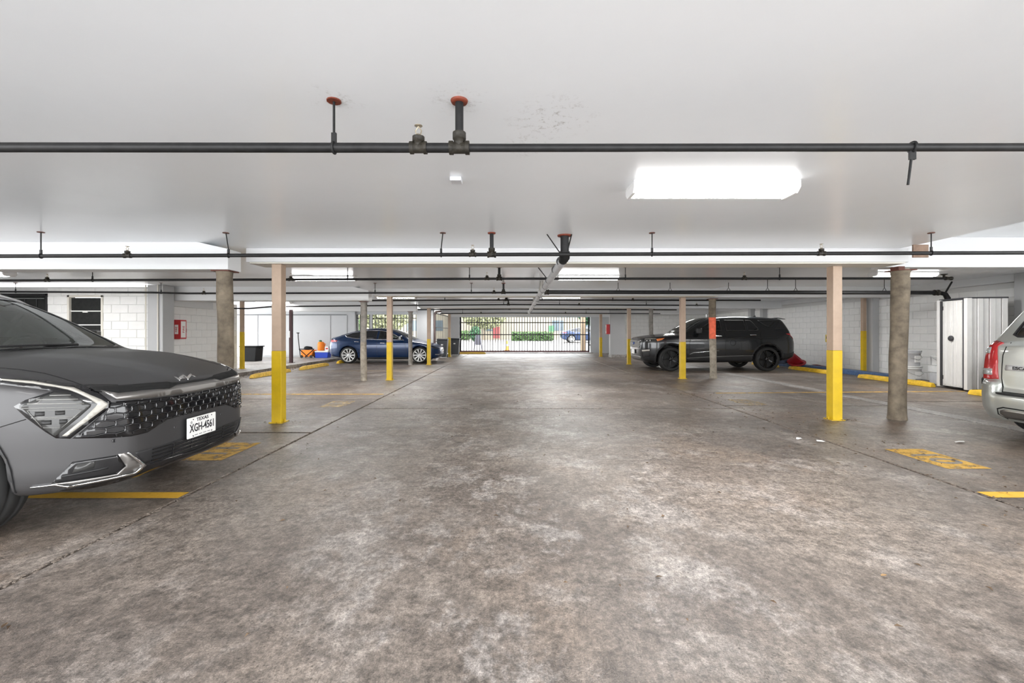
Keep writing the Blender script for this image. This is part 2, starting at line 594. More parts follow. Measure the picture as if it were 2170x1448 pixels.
# ------------------------------------------------------------------ the four cars' shapes (x forward, front bumper at x = 0)
CROSSOVER = dict(
    lower=[(-.12, .262), (-.03, .315), (-.002, .42), (0, .55), (-.008, .68), (-.03, .79), (-.045, .86), (-.09, .893), (-.19, .930), (-.32, .975), (-.46, 1.015),
           (-.71, 1.072), (-.95, 1.11), (-1.25, 1.135), (-1.7, 1.13), (-2.5, 1.13), (-3.6, 1.16), (-4.3, 1.15), (-4.52, 1.08), (-4.6, .9), (-4.66, .75),
           (-4.64, .5), (-4.55, .32), (-4.3, .26), (-3.3, .23), (-1.5, .23), (-.5, .275)],
    cabin=[(-1.02, 1.06), (-1.14, 1.13), (-1.43, 1.29), (-1.75, 1.45), (-2.02, 1.56), (-2.28, 1.63), (-2.8, 1.67), (-3.4, 1.65), (-3.9, 1.585), (-4.2, 1.50),
           (-4.36, 1.36), (-4.5, 1.12), (-4.45, .98), (-1.2, .98)],
    plan=[(0, 0), (0, .25), (-.025, .44), (-.075, .60), (-.17, .735), (-.31, .845), (-.48, .905), (-.75, .93), (-1.4, .93), (-2.6, .925), (-3.6, .925), (-4.2, .89),
          (-4.5, .77), (-4.63, .5), (-4.66, 0)],
    inset=[(.1, .09), (.2, .06), (.28, .015), (.4, 0), (.6, 0), (.75, .004), (.88, .018), (.98, .04), (1.08, .075), (1.2, .14), (1.4, .3)],
    belt=1.1, half_belt=.85, tumble=.43, crown=.045, cab_b=.2, cab_split=-2.8, cab_c=.07, k_low=.085, k_cab=.10, k_join=.035,
    wheels=[(-.91, .36, .415), (-3.665, .36, .415)])
BIG_SUV = dict(
    lower=[(-.14, .28), (-.05, .38), (0, .52), (0, .72), (-.02, .9), (-.05, 1.02), (-.12, 1.075), (-.3, 1.115), (-.6, 1.155), (-1.0, 1.19), (-1.3, 1.215),
           (-2.5, 1.2), (-4, 1.22), (-4.72, 1.25), (-4.88, 1.17), (-4.95, 1.02), (-5.04, .84), (-5.05, .62), (-4.99, .46), (-4.6, .36), (-4.3, .31), (-2.5, .27), (-1, .27), (-.5, .27)],
    cabin=[(-1.12, 1.12), (-1.22, 1.2), (-1.5, 1.38), (-1.85, 1.58), (-2.15, 1.70), (-2.5, 1.755), (-3.2, 1.772), (-4, 1.745), (-4.55, 1.69), (-4.66, 1.64), (-4.78, 1.45),
           (-4.89, 1.24), (-4.85, 1.08), (-1.2, 1.08)],
    plan=[(0, 0), (0, .3), (-.03, .55), (-.1, .74), (-.24, .9), (-.45, .97), (-.8, .995), (-1.4, .985), (-2.6, .98), (-3.6, .995), (-4.3, .985), (-4.7, .93), (-4.92, .8), (-5.03, .5), (-5.05, 0)],
    inset=[(.1, .12), (.25, .09), (.4, .04), (.55, .01), (.7, 0), (.9, 0), (1.02, .015), (1.12, .045), (1.25, .12), (1.45, .3)],
    belt=1.2, half_belt=.90, tumble=.36, crown=.05, cab_b=.18, cab_split=-3.2, cab_c=.05, k_low=.09, k_cab=.09, k_join=.03,
    wheels=[(-.93, .385, .455), (-3.965, .385, .455)])
SEDAN = dict(
    lower=[(-.12, .19), (-.03, .30), (0, .44), (-.01, .53), (-.06, .60), (-.2, .675), (-.5, .785), (-.85, .88), (-1.15, .94), (-1.6, .95), (-3, .97), (-3.8, 1.01), (-4.3, 1.06),
           (-4.54, 1.085), (-4.63, 1.055), (-4.645, .9), (-4.69, .68), (-4.67, .46), (-4.52, .28), (-3.9, .19), (-2.5, .17), (-1, .17), (-.5, .17)],
    cabin=[(-.92, .88), (-1.05, .95), (-1.3, 1.085), (-1.6, 1.235), (-1.9, 1.345), (-2.2, 1.415), (-2.6, 1.443), (-3.0, 1.425), (-3.4, 1.36), (-3.8, 1.265), (-4.2, 1.15), (-4.5, 1.06), (-4.4, .92), (-1.1, .86)],
    plan=[(0, 0), (-.01, .25), (-.06, .5), (-.17, .68), (-.36, .82), (-.6, .885), (-.9, .915), (-1.6, .915), (-2.6, .92), (-3.6, .925), (-4.15, .88), (-4.48, .77), (-4.64, .55), (-4.69, 0)],
    inset=[(.1, .12), (.2, .08), (.32, .03), (.45, .01), (.6, 0), (.75, 0), (.85, .015), (.95, .05), (1.05, .1), (1.2, .25)],
    belt=.95, half_belt=.84, tumble=.52, crown=.07, cab_b=.2, cab_split=-2.6, cab_c=.07, k_low=.10, k_cab=.10, k_join=.05,
    wheels=[(-.84, .335, .375), (-3.715, .335, .375)])
def bumper_ends(s, f, x, y, z):
    g = smax(smax(s.plan(x, y) + np.interp(z, s.zi, s.di), z - .665, .05), smax(.61 - np.abs(y), .3 - z, .05), .05)
    g = np.maximum(g, x + 4.05)
    return smin(f, g, .03)
BOX_SUV = dict(extra=bumper_ends,
    lower=[(-.05, .35), (0, .5), (0, .75), (-.08, .95), (-.4, 1.03), (-.9, 1.08), (-1.2, 1.1), (-2.5, 1.12), (-4.1, 1.15), (-4.27, 1.14), (-4.30, .98), (-4.32, .80), (-4.33, .535),
           (-4.43, .52), (-4.45, .48), (-4.45, .40), (-4.38, .22), (-4.2, .19), (-3, .24), (-1, .24)],
    cabin=[(-1.1, 1.05), (-1.25, 1.13), (-1.6, 1.38), (-1.9, 1.6), (-2.15, 1.68), (-2.6, 1.72), (-3.4, 1.71), (-3.85, 1.68), (-3.98, 1.6), (-4.12, 1.38), (-4.26, 1.14), (-4.24, 1.0), (-1.2, .98)],
    plan=[(0, 0), (0, .4), (-.06, .65), (-.2, .82), (-.5, .89), (-1.2, .905), (-3.4, .905), (-4.05, .90), (-4.28, .86), (-4.40, .74), (-4.45, .5), (-4.45, 0)],
    inset=[(.1, .1), (.22, .05), (.35, .01), (.5, 0), (.62, 0), (.66, .01), (.8, .012), (.95, .02), (1.08, .045), (1.2, .09), (1.4, .2)],
    smooth_l=1, belt=1.08, half_belt=.865, tumble=.36, crown=.02, cab_b=.1, cab_split=-2.8, cab_c=.04, k_low=.06, k_cab=.07, k_join=.03,
    wheels=[(-.85, .35, .40), (-3.62, .35, .40)])
# ------------------------------------------------------------------ car materials
M_KIA = paint('satin_grey_paint', (0.052, 0.051, 0.0525), 0.42, 0.45, 0.10)
M_BLACKCAR = paint('dark_charcoal_paint', (0.015, 0.0165, 0.0185), 0.22, 0.25, 0.5)
M_BLUECAR = paint('deep_blue_paint', (0.006, 0.026, 0.085), 0.24, 0.3, 0.5)
M_SILVER = paint('silver_green_paint', (0.46, 0.475, 0.45), 0.28, 0.45, 0.5)
M_GBLACK = mat('gloss_black', (0.008, 0.008, 0.009), 0.08, 0, 0.6)
M_TRIM = mat('black_plastic', (0.014, 0.014, 0.015), 0.55)
M_RUBBER = mat('tyre_rubber', (0.016, 0.016, 0.016), 0.75)
M_CHROME = mat('chrome', (0.72, 0.72, 0.72), 0.12, 1.0)
M_SATIN = mat('satin_metal', (0.30, 0.29, 0.28), 0.35, 0.9)
M_DRL = mat('pale_lamp_strip', (0.36, 0.345, 0.31), 0.35)
M_LENSG = mat('smoked_lamp_lens', (0.045, 0.045, 0.044), 0.12, 0.0, 0.35)
M_LAMPBAR = mat('lamp_reflector', (0.24, 0.24, 0.23), 0.3, 0.5)
M_AMBER = mat('amber_lens', (0.75, 0.22, 0.06), 0.2)
M_REDLENS = mat('red_lens', (0.42, 0.012, 0.015), 0.12, 0, 0.8)
M_CLEARLENS = mat('clear_lens', (0.42, 0.42, 0.42), 0.15, 0.3)
M_PLATE = mat('plate_white', (0.78, 0.78, 0.76), 0.4)
M_INK = mat('plate_ink', (0.012, 0.012, 0.014), 0.5)
M_RIMBLACK = mat('black_rim', (0.012, 0.012, 0.013), 0.18, 0.4)
M_RIMSILVER = mat('silver_rim', (0.68, 0.68, 0.68), 0.3, 0.4)
M_DARK = mat('dark_metal', (0.03, 0.03, 0.03), 0.5, 0.6)
M_SEAT = mat('seat_cloth', (0.03, 0.03, 0.032), 0.8)
M_SEAM = mat('panel_gap', (0.004, 0.004, 0.004), 0.9)
G_GREEN = glass('windscreen_glass', (0.80, 0.92, 0.84), 0.88, painted_sheen=.10)
G_TINT = glass('tinted_glass', (0.42, 0.48, 0.50), 0.6, painted_sheen=.03)
G_DARK = mat('privacy_glass', (0.008, 0.009, 0.011), 0.04, 0, 0.8)
G_ROOF = mat('black_glass_roof', (0.006, 0.007, 0.009), 0.05, 0, 0.7)

class Car:
    def __init__(s, name, label, spec, h, paint_m, loc, rz=0.0, scale=1.0):
        s.sh = CarShell(spec, h); s.spec = spec; s.paint = paint_m
        s.root = thing(name, label, 'car', loc, rz)
        s.root.scale = (scale,) * 3
        s.cuts = []
    def body(s):
        return link_mesh('body', s.sh.mesh('body', s.paint, s.cuts), s.root)
    def side_glass(s, name, poly, m, frame=.022, cut=True, frame_m=None, sides=(1, -1), off=.002):
        hole = shrink(poly, .03)
        if cut:
            s.cuts.append(lambda C, q=hole, zb=min(p[1] for p in poly): in_poly(q, C[:, 0], C[:, 2]) & (np.abs(C[:, 1]) > .4))
        for sd in sides:
            g = panel(s.sh, [poly], (0, -1, 0), name, m, s.root, off + (0 if cut else .003), .008, .045, mirror=sd < 0)
            if frame: panel(s.sh, [poly, shrink(poly, frame)], (0, -1, 0), 'window_seal', frame_m or M_TRIM, g, off + .008, .014, .045, mirror=sd < 0)
    def top_glass(s, name, poly, m, frame=.04, cut=True, zmin=1.0):
        """poly: half outline (x, y>=0) from centre line to centre line"""
        full = list(poly) + [(x, -y) for x, y in reversed(poly) if y > 1e-6]
        if cut:
            hole = shrink(full, .045)
            s.cuts.append(lambda C, q=hole, z=zmin: in_poly(q, C[:, 0], C[:, 1]) & (C[:, 2] > z))
        g = panel(s.sh, [full], (0, 0, -1), name, m, s.root, .002 if cut else .006, .005, .05)
        if frame: panel(s.sh, [full, shrink(full, frame)], (0, 0, -1), 'glass_border', M_GBLACK, g, .006, .010, .04)
        return g
    def side(s, name, poly, m, off=.006, thick=.014, h=.045, sides=(1, -1), parent=None):
        return [panel(s.sh, [poly], (0, -1, 0), name, m, parent or s.root, off, thick, h, mirror=sd < 0) for sd in sides]
    def side_line(s, name, pts, w, m, off=.002, sides=(1, -1), thick=.006, parent=None, closed=False):
        return [stroke_side(s.sh, pts, w, name, m, parent or s.root, (0, -1, 0), off, thick, .04, closed, mirror=sd < 0) for sd in sides]
    def front(s, name, half, m, off=.003, thick=.012, h=.028, d=(-1, 0, 0), parent=None):
        full = list(half) + [(-y, z) for y, z in reversed(half) if abs(y) > 1e-6]
        return panel(s.sh, [full], d, name, m, parent or s.root, off, thick, h)
    def corner(s, name, pts, m, d, off=.003, thick=.012, h=.03, both=True, parent=None):
        dd, u, v = frame_of(d)
        lp = [(Vector(p).dot(u), Vector(p).dot(v)) for p in pts]
        r = [panel(s.sh, [lp], d, name, m, parent or s.root, off, thick, h)]
        if both: r.append(panel(s.sh, [lp], d, name, m, parent or s.root, off, thick, h, mirror=True))
        return r
    def corner_line(s, name, pts, w, m, d, off=.003, thick=.01, h=.04, both=True, parent=None):
        dd, u, v = frame_of(d)
        lp = [(Vector(p).dot(u), Vector(p).dot(v)) for p in pts]
        r = [stroke_side(s.sh, lp, w, name, m, parent or s.root, d, off, thick, h)]
        if both: r.append(stroke_side(s.sh, lp, w, name, m, parent or s.root, d, off, thick, h, mirror=True))
        return r
    def wheels(s, r, width, rim_r, m_rim, spokes, style, track):
        for (wx, wz, ra) in s.spec['wheels']:
            for sd in (1, -1):
                make_wheel(s.root, wx, sd * (track - width / 2), sd, r, width, rim_r, M_RUBBER, m_rim, spokes, style, M_DARK)
    def interior(s, floor_z, seat_z, xs, w, dash_x, dash_z, mirror_x=None, mirror_z=None):
        b = MB()
        b.prism([(dash_x + .28, dash_z - .35), (dash_x + .22, dash_z), (dash_x - .12, dash_z + .015), (dash_x - .22, dash_z - .06), (dash_x - .2, dash_z - .35)], 'y', -w, w)
        b.build('dashboard', M_TRIM, s.root, bevel=.02)
        MB().tube([(dash_x - .32 + .05 * math.cos(a), .36 + .18 * math.sin(a), dash_z + .0 + .17 * math.cos(a)) for a in [2 * math.pi * k / 20 for k in range(20)]], .014, 8, closed=True).build('steering_wheel', M_TRIM, s.root)
        for x in xs:
            for y in (.38, -.38):
                q = MB().box(x - .25, x + .27, y - .25, y + .25, floor_z + .2, seat_z)
                M = Matrix.Translation((x - .25, y, seat_z - .08)) @ Matrix.Rotation(math.radians(-18), 4, 'Y')
                q.box(-.07, .07, -.24, .24, 0, .56, M)
                so = q.build('seat', M_SEAT, s.root, bevel=.05, seg=3)
                MB().box(-.05, .05, -.13, .13, .6, .78, M).build('headrest', M_SEAT, so, bevel=.04, seg=3)
        if mirror_x:
            MB().box(mirror_x - .02, mirror_x + .02, -.12, .12, mirror_z - .035, mirror_z + .035).build('inside_mirror', M_TRIM, s.root, bevel=.015)
    def side_mirror(s, x, y, z, m, sides=(1, -1)):
        for sd in sides:
            b = MB()
            prof = [(.0, .02), (.035, .085), (.09, .105), (.13, .09), (.15, .0)]
            pts = [(x + .07, y + .02), (x + .085, y + .12), (x + .06, y + .2), (x - .03, y + .22), (x - .06, y + .2), (x - .06, y + .03)]
            b.prism([(px, sd * py) for px, py in pts], 'z', z, z + .155)
            o = b.build('side_mirror', m, s.root, bevel=.035, seg=3)
            MB().prism([(x + .02, sd * (y - .1)), (x + .03, sd * (y + .06)), (x - .03, sd * (y + .06)), (x - .04, sd * (y - .1))], 'z', z - .005, z + .03).build('mirror_arm', M_TRIM, o)

# ------------------------------------------------------------------ grey crossover, nose to the lane
def build_crossover():
    c = Car('crossover', 'matte dark grey crossover parked nose out with pale arrow-shaped lamps and white licence plate', CROSSOVER, .018, M_KIA, (-2.43, 3.43, 0))
    D = (-.70, .70, -.12)
    c.top_glass('windscreen', [(-1.10, 0), (-1.125, .3), (-1.19, .58), (-1.25, .69), (-1.36, .70), (-1.7, .635), (-2.0, .55), (-2.06, .50), (-2.03, .3), (-2.01, 0)], G_GREEN, .045)
    c.top_glass('rear_window', [(-4.0, 0), (-4.0, .42), (-4.06, .5), (-4.34, .6), (-4.40, .52), (-4.42, 0)], G_DARK, 0, cut=False)
    c.side_glass('side_window', [(-1.66, 1.165), (-2.0, 1.38), (-2.25, 1.475), (-2.62, 1.51), (-2.66, 1.175)], G_GREEN)
    c.side_glass('side_window', [(-2.72, 1.175), (-2.70, 1.512), (-3.2, 1.51), (-3.55, 1.46), (-3.6, 1.21)], G_DARK, cut=False)
    c.side_glass('side_window', [(-3.66, 1.22), (-3.63, 1.44), (-3.85, 1.39), (-4.06, 1.27)], G_DARK, cut=False)
    c.body()
    # lamps (outline points taken on the body; both sides)
    hs = c.corner('headlight', [(-.594, -.849, .977), (-.433, -.787, .961), (-.244, -.698, .914), (-.172, -.68, .871), (-.124, -.651, .809), (-.123, -.657, .777), (-.241, -.79, .608),
                                (-.291, -.825, .619), (-.331, -.846, .662), (-.413, -.876, .753), (-.472, -.885, .819), (-.422, -.868, .855), (-.335, -.82, .892), (-.32, -.808, .897),
                                (-.41, -.844, .917), (-.565, -.873, .942)], M_GBLACK, D, .004)
    def lamp_piece(fn, name, *a, **k):
        for o, pr in zip(fn(name, *a, **k), hs): o.parent = pr
    lamp_piece(c.corner, 'lamp_lens', [(-.445, -.878, .818), (-.378, -.852, .856), (-.316, -.812, .887), (-.277, -.786, .882), (-.225, -.758, .846), (-.18, -.722, .804), (-.181, -.726, .788),
                                       (-.217, -.766, .728), (-.291, -.825, .632), (-.298, -.829, .635), (-.347, -.853, .695), (-.425, -.875, .799)], M_LENSG, D, .006)
    lamp_piece(c.corner, 'daytime_lamp', [(-.581, -.853, .971), (-.444, -.813, .954), (-.323, -.779, .922), (-.265, -.746, .907), (-.205, -.726, .869), (-.151, -.684, .826), (-.132, -.664, .799),
                                          (-.134, -.672, .779), (-.175, -.727, .72), (-.252, -.798, .626), (-.268, -.81, .631), (-.196, -.747, .728), (-.165, -.708, .79), (-.162, -.702, .803),
                                          (-.187, -.724, .837), (-.233, -.751, .875), (-.275, -.768, .899), (-.321, -.789, .916), (-.431, -.825, .943), (-.577, -.856, .966)], M_DRL, D, .010, h=.02)
    for a, b, w in [((-.327, -.825, .873), (-.253, -.774, .868), .006), ((-.375, -.851, .852), (-.224, -.759, .842), .007), ((-.411, -.867, .83), (-.203, -.744, .814), .007),
                    ((-.43, -.875, .806), (-.19, -.73, .79), .004), ((-.408, -.87, .792), (-.205, -.75, .778), .003), ((-.39, -.866, .749), (-.217, -.766, .738), .004),
                    ((-.38, -.864, .742), (-.222, -.77, .731), .003), ((-.339, -.849, .688), (-.276, -.813, .68), .003), ((-.408, -.87, .792), (-.345, -.851, .692), .003), ((-.205, -.75, .778), (-.27, -.81, .68), .003)]:
        lamp_piece(c.corner_line, 'lamp_fin', [a, b], w, M_LAMPBAR, D, .009)
    for a in [((-.375, -.86, .783), (-.335, -.845, .782), (-.335, -.845, .757), (-.375, -.86, .757)), ((-.30, -.82, .781), (-.265, -.797, .78), (-.265, -.797, .755), (-.30, -.82, .756)),
              ((-.35, -.85, .73), (-.31, -.83, .729), (-.31, -.83, .702), (-.35, -.85, .703)), ((-.285, -.81, .728), (-.255, -.792, .727), (-.255, -.792, .702), (-.285, -.81, .702))]:
        lamp_piece(c.corner, 'lamp_projector', list(a), M_DARK, D, .008, .006, .02)
    # grille, bar, intake, lip (half outlines y <= 0, mirrored)
    gr = [(0, .782), (-.15, .783), (-.429, .794), (-.621, .808), (-.655, .806), (-.705, .72), (-.785, .607), (-.659, .581), (-.568, .569), (-.469, .572), (-.399, .601), (-.315, .63), (-.172, .635), (0, .632)]
    g = c.front('grille', gr, M_GBLACK, .003)
    full = gr + [(-y, z) for y, z in reversed(gr) if abs(y) > 1e-6]
    mb = MB()
    def on_front(y, z, off=.005):
        h_, n_, *_ = c.sh.bvh.ray_cast(Vector((2, y, z)), Vector((-1, 0, 0)))
        return None if h_ is None else h_ + n_ * off * (1 if n_.x > 0 else -1)
    def bar(pts, r):
        run = []
        for p in pts + [None]:
            ok = p is not None and in_poly(full, np.array([p[0]]), np.array([p[1]]))[0]
            q = on_front(*p) if ok else None
            if q is not None: run.append(q)
            else:
                if len(run) > 1: mb.tube(run, r, 5)
                run = []
    rows = 6; cw = .080
    for r_ in range(rows + 1):
        z0 = .555 + r_ * .041
        pts = []
        for k in range(-42, 43):
            y = k * cw / 4
            zig = abs(((k / 4 + (r_ % 2) * .5) % 1.0) - .5) * 2
            pts.append((y, z0 + (abs(y) ** 2) * .03 + .009 * (zig - .5)))
        bar(pts, .0058)
        for k in range(-13, 14):
            y = (k + (r_ % 2) * .5) * cw
            bar([(y, z0 + y * y * .03 + .004), (y + .004, z0 + y * y * .03 + .021), (y, z0 + y * y * .03 + .040)], .0058)
    mb.build('grille_mesh', M_GBLACK, g)
    c.front('grille_bar', [(0, .857), (-.202, .857), (-.27, .842), (-.449, .852), (-.611, .853), (-.671, .878), (-.628, .816), (-.427, .801), (-.148, .791), (0, .789)], M_SATIN, .014, .025)
    c.front('hood_gap', [(0, .874), (-.113, .871), (-.215, .877), (-.247, .886), (-.389, .893), (-.552, .897), (-.69, .905), (-.69, .88), (-.611, .856), (-.449, .855), (-.27, .845), (-.202, .860), (0, .860)], M_SEAM, .007, .014)
    it = c.front('lower_intake', [(0, .470), (-.069, .468), (-.28, .463), (-.548, .459), (-.488, .371), (-.472, .366), (-.235, .352), (0, .346)], M_TRIM, .003)
    mb = MB()
    for z in (.375, .40, .425, .45):
        run = [on_front(y, z, .010) for y in np.linspace(-.44, .44, 23)]
        mb.tube([p for p in run if p is not None], .0045, 5)
    for y in (-.27, -.09, .09, .27):
        run = [on_front(y, z, .008) for z in np.linspace(.36, .46, 5)]
        mb.tube([p for p in run if p is not None], .004, 5)
    mb.build('intake_slats', M_GBLACK, it)
    c.front('bumper_lip', [(0, .342), (-.235, .348), (-.47, .362), (-.545, .325), (-.76, .318), (-.80, .30), (-.70, .278), (-.50, .266), (0, .268)], M_GBLACK, .006, .02)
    pk = [(-.234, -.785, .466), (-.096, -.626, .466), (-.082, -.593, .383), (-.107, -.63, .344), (-.314, -.832, .35), (-.282, -.818, .391)]
    fp = c.corner('fog_pocket', pk, M_GBLACK, D, .003)
    for o, pr in zip(c.corner('satin_wedge', [(-.099, -.631, .471), (-.08, -.595, .472), (-.057, -.501, .359), (-.073, -.544, .33), (-.24, -.779, .33), (-.314, -.832, .35), (-.107, -.63, .344), (-.082, -.593, .383)], M_SATIN, D, .008, .02), fp): o.parent = pr
    for o, pr in zip(c.corner_line('chrome_edge', [(-.077, -.59, .471), (-.055, -.49, .356), (-.072, -.537, .321), (-.218, -.759, .324), (-.256, -.79, .321), (-.298, -.822, .345), (-.391, -.866, .344)], [.008, .016, .014, .01, .01, .008, .004], M_CHROME, D, .014, .012, .02), fp): o.parent = pr
    for o, pr in zip(c.corner('fog_lamp', [(-.22, -.775, .447), (-.16, -.715, .45), (-.165, -.72, .41), (-.235, -.785, .40)], M_LENSG, D, .006), fp): o.parent = pr
    for o, pr in zip(c.corner_line('fog_fin', [(-.27, -.81, .385), (-.13, -.665, .395)], .012, M_TRIM, D, .008), fp): o.parent = pr
    # shut lines
    c.corner_line('bonnet_gap', [(-.718, -.746, 1.032), (-.642, -.712, 1.021), (-.511, -.685, .994), (-.377, -.69, .958), (-.256, -.699, .919), (-.186, -.584, .909), (-.168, -.552, .905)], .007, M_SEAM, (-.5, .6, -.6), .0015, .004)
    c.corner_line('bonnet_gap', [(-1.15, -.80, 1.055), (-.95, -.775, 1.05), (-.718, -.746, 1.032)], .006, M_SEAM, (-.2, .5, -.85), .0015, .004)
    c.corner_line('fender_gap', [(-.532, -.905, .702), (-.413, -.877, .742)], .005, M_SEAM, D, .0015, .004)
    for y in (-.646, -.25, .25, .646):
        q = on_front(y, .56, 0)
        MB().lathe([(.012, -.002), (.012, .004), (.009, .004), (.009, .002)], 14, Matrix.Translation(q) @ Matrix.Rotation(math.radians(90), 4, 'Y')).build('parking_sensor', M_KIA, c.root)
    # emblem on the bonnet edge
    lg = [[(-.140, -.106), (-.098, -.120), (-.142, -.014), (-.096, -.034), (-.142, .066), (-.096, .046)], [(-.118, -.060), (-.097, -.066)]]
    em = None
    for st in lg:
        o = stroke_side(c.sh, st, .019, 'emblem', M_CHROME, c.root, (0, 0, -1), .005, .006, .03)
        if em is not None: o.parent = em; o.name = 'emblem_stroke'
        em = em or o
    # licence plate
    px = .012
    pm = Matrix.Translation((px, -.02, .528)) @ Matrix.Rotation(math.radians(90), 4, 'Z') @ Matrix.Rotation(math.radians(90), 4, 'X')
    pl = MB().box(-.154, .154, -.077, .077, -.012, .001, pm).build('licence_plate', M_PLATE, c.root, bevel=.006)
    text_mesh('plate_state', 'TEXAS', .036, .0008, M_INK, pl, pm @ Matrix.Translation((.0, .054, .0016)), 1.25, .0007)
    text_mesh('plate_number', 'XGH-4561', .084, .0008, M_INK, pl, pm @ Matrix.Translation((0, -.006, .0016)), .72, .0016)
    sl = MB()
    for k in range(-9, 10):
        if k % 4: sl.box(k * .0115 - .0045, k * .0115 + .0045, -.061, -.0565, .001, .002, pm)
    for bx in (-.10, .10):
        sl.lathe([(.0045, 0), (.0045, .003)], 10, pm @ Matrix.Translation((bx, .062, 0)), False); sl.lathe([(.0045, 0), (.0045, .003)], 10, pm @ Matrix.Translation((bx, -.064, 0)), False)
    for k in range(5):
        a = math.radians(90 + 72 * k); b_ = math.radians(90 + 144 + 72 * k)
        sl.tube([pm @ Vector((-.118 + .013 * math.cos(a), .042 + .013 * math.sin(a), .0016)), pm @ Vector((-.118 + .013 * math.cos(b_), .042 + .013 * math.sin(b_), .0016))], .0008, 4)
    sl.build('plate_marks', M_INK, pl)
    # wiper, rails, mirrors, cladding, cabin
    MB().tube([(-1.16, -.45, 1.15), (-1.15, -.1, 1.155), (-1.18, .2, 1.152)], .008, 6).build('wiper', M_TRIM, c.root)
    for sd in (1, -1):
        MB().tube([(-1.98, sd * .575, 1.48), (-2.1, sd * .58, 1.535), (-2.3, sd * .58, 1.595), (-2.6, sd * .58, 1.635), (-3.4, sd * .575, 1.63), (-3.75, sd * .565, 1.57)], .014, 8).build('roof_rail', M_CHROME, c.root)
    c.side_mirror(-1.85, .86, 1.12, M_KIA)
    for (wx, wz, ra) in CROSSOVER['wheels']:
        arc = [(wx + (ra + .005) * math.cos(a), wz + (ra + .005) * math.sin(a)) for a in np.linspace(math.radians(-14), math.radians(194), 25)]
        c.side_line('arch_trim', arc, .05, M_TRIM, .008, thick=.02)
    c.side_line('sill_trim', [(-1.36, .29), (-3.22, .29)], .12, M_TRIM, .006)
    for pts in ([(-1.38, .35), (-1.42, .8), (-1.55, 1.12)], [(-2.66, .34), (-2.68, 1.16)], [(-3.22, .36), (-3.5, .75), (-3.62, 1.18)]):
        c.side_line('door_gap', pts, .006, M_SEAM, .0015)
    c.side('tail_lamp', [(-4.42, 1.02), (-4.2, 1.0), (-4.2, .95), (-4.45, .92)], M_REDLENS)
    c.side_line('door_handle', [(-2.42, .98), (-2.6, .985)], .028, M_CHROME, .02, thick=.02); c.side_line('door_handle', [(-3.3, 1.0), (-3.48, 1.005)], .028, M_CHROME, .02, thick=.02)
    c.side('side_marker', [(-.555, .62), (-.575, .62), (-.57, .57), (-.55, .57)], M_AMBER, .012)
    c.wheels(.36, .235, .235, M_RIMSILVER, 5, 'y', .915)
    c.interior(.3, .72, (-2.15, -3.1), .62, -1.5, 1.06, -1.75, 1.36)
    return c.root

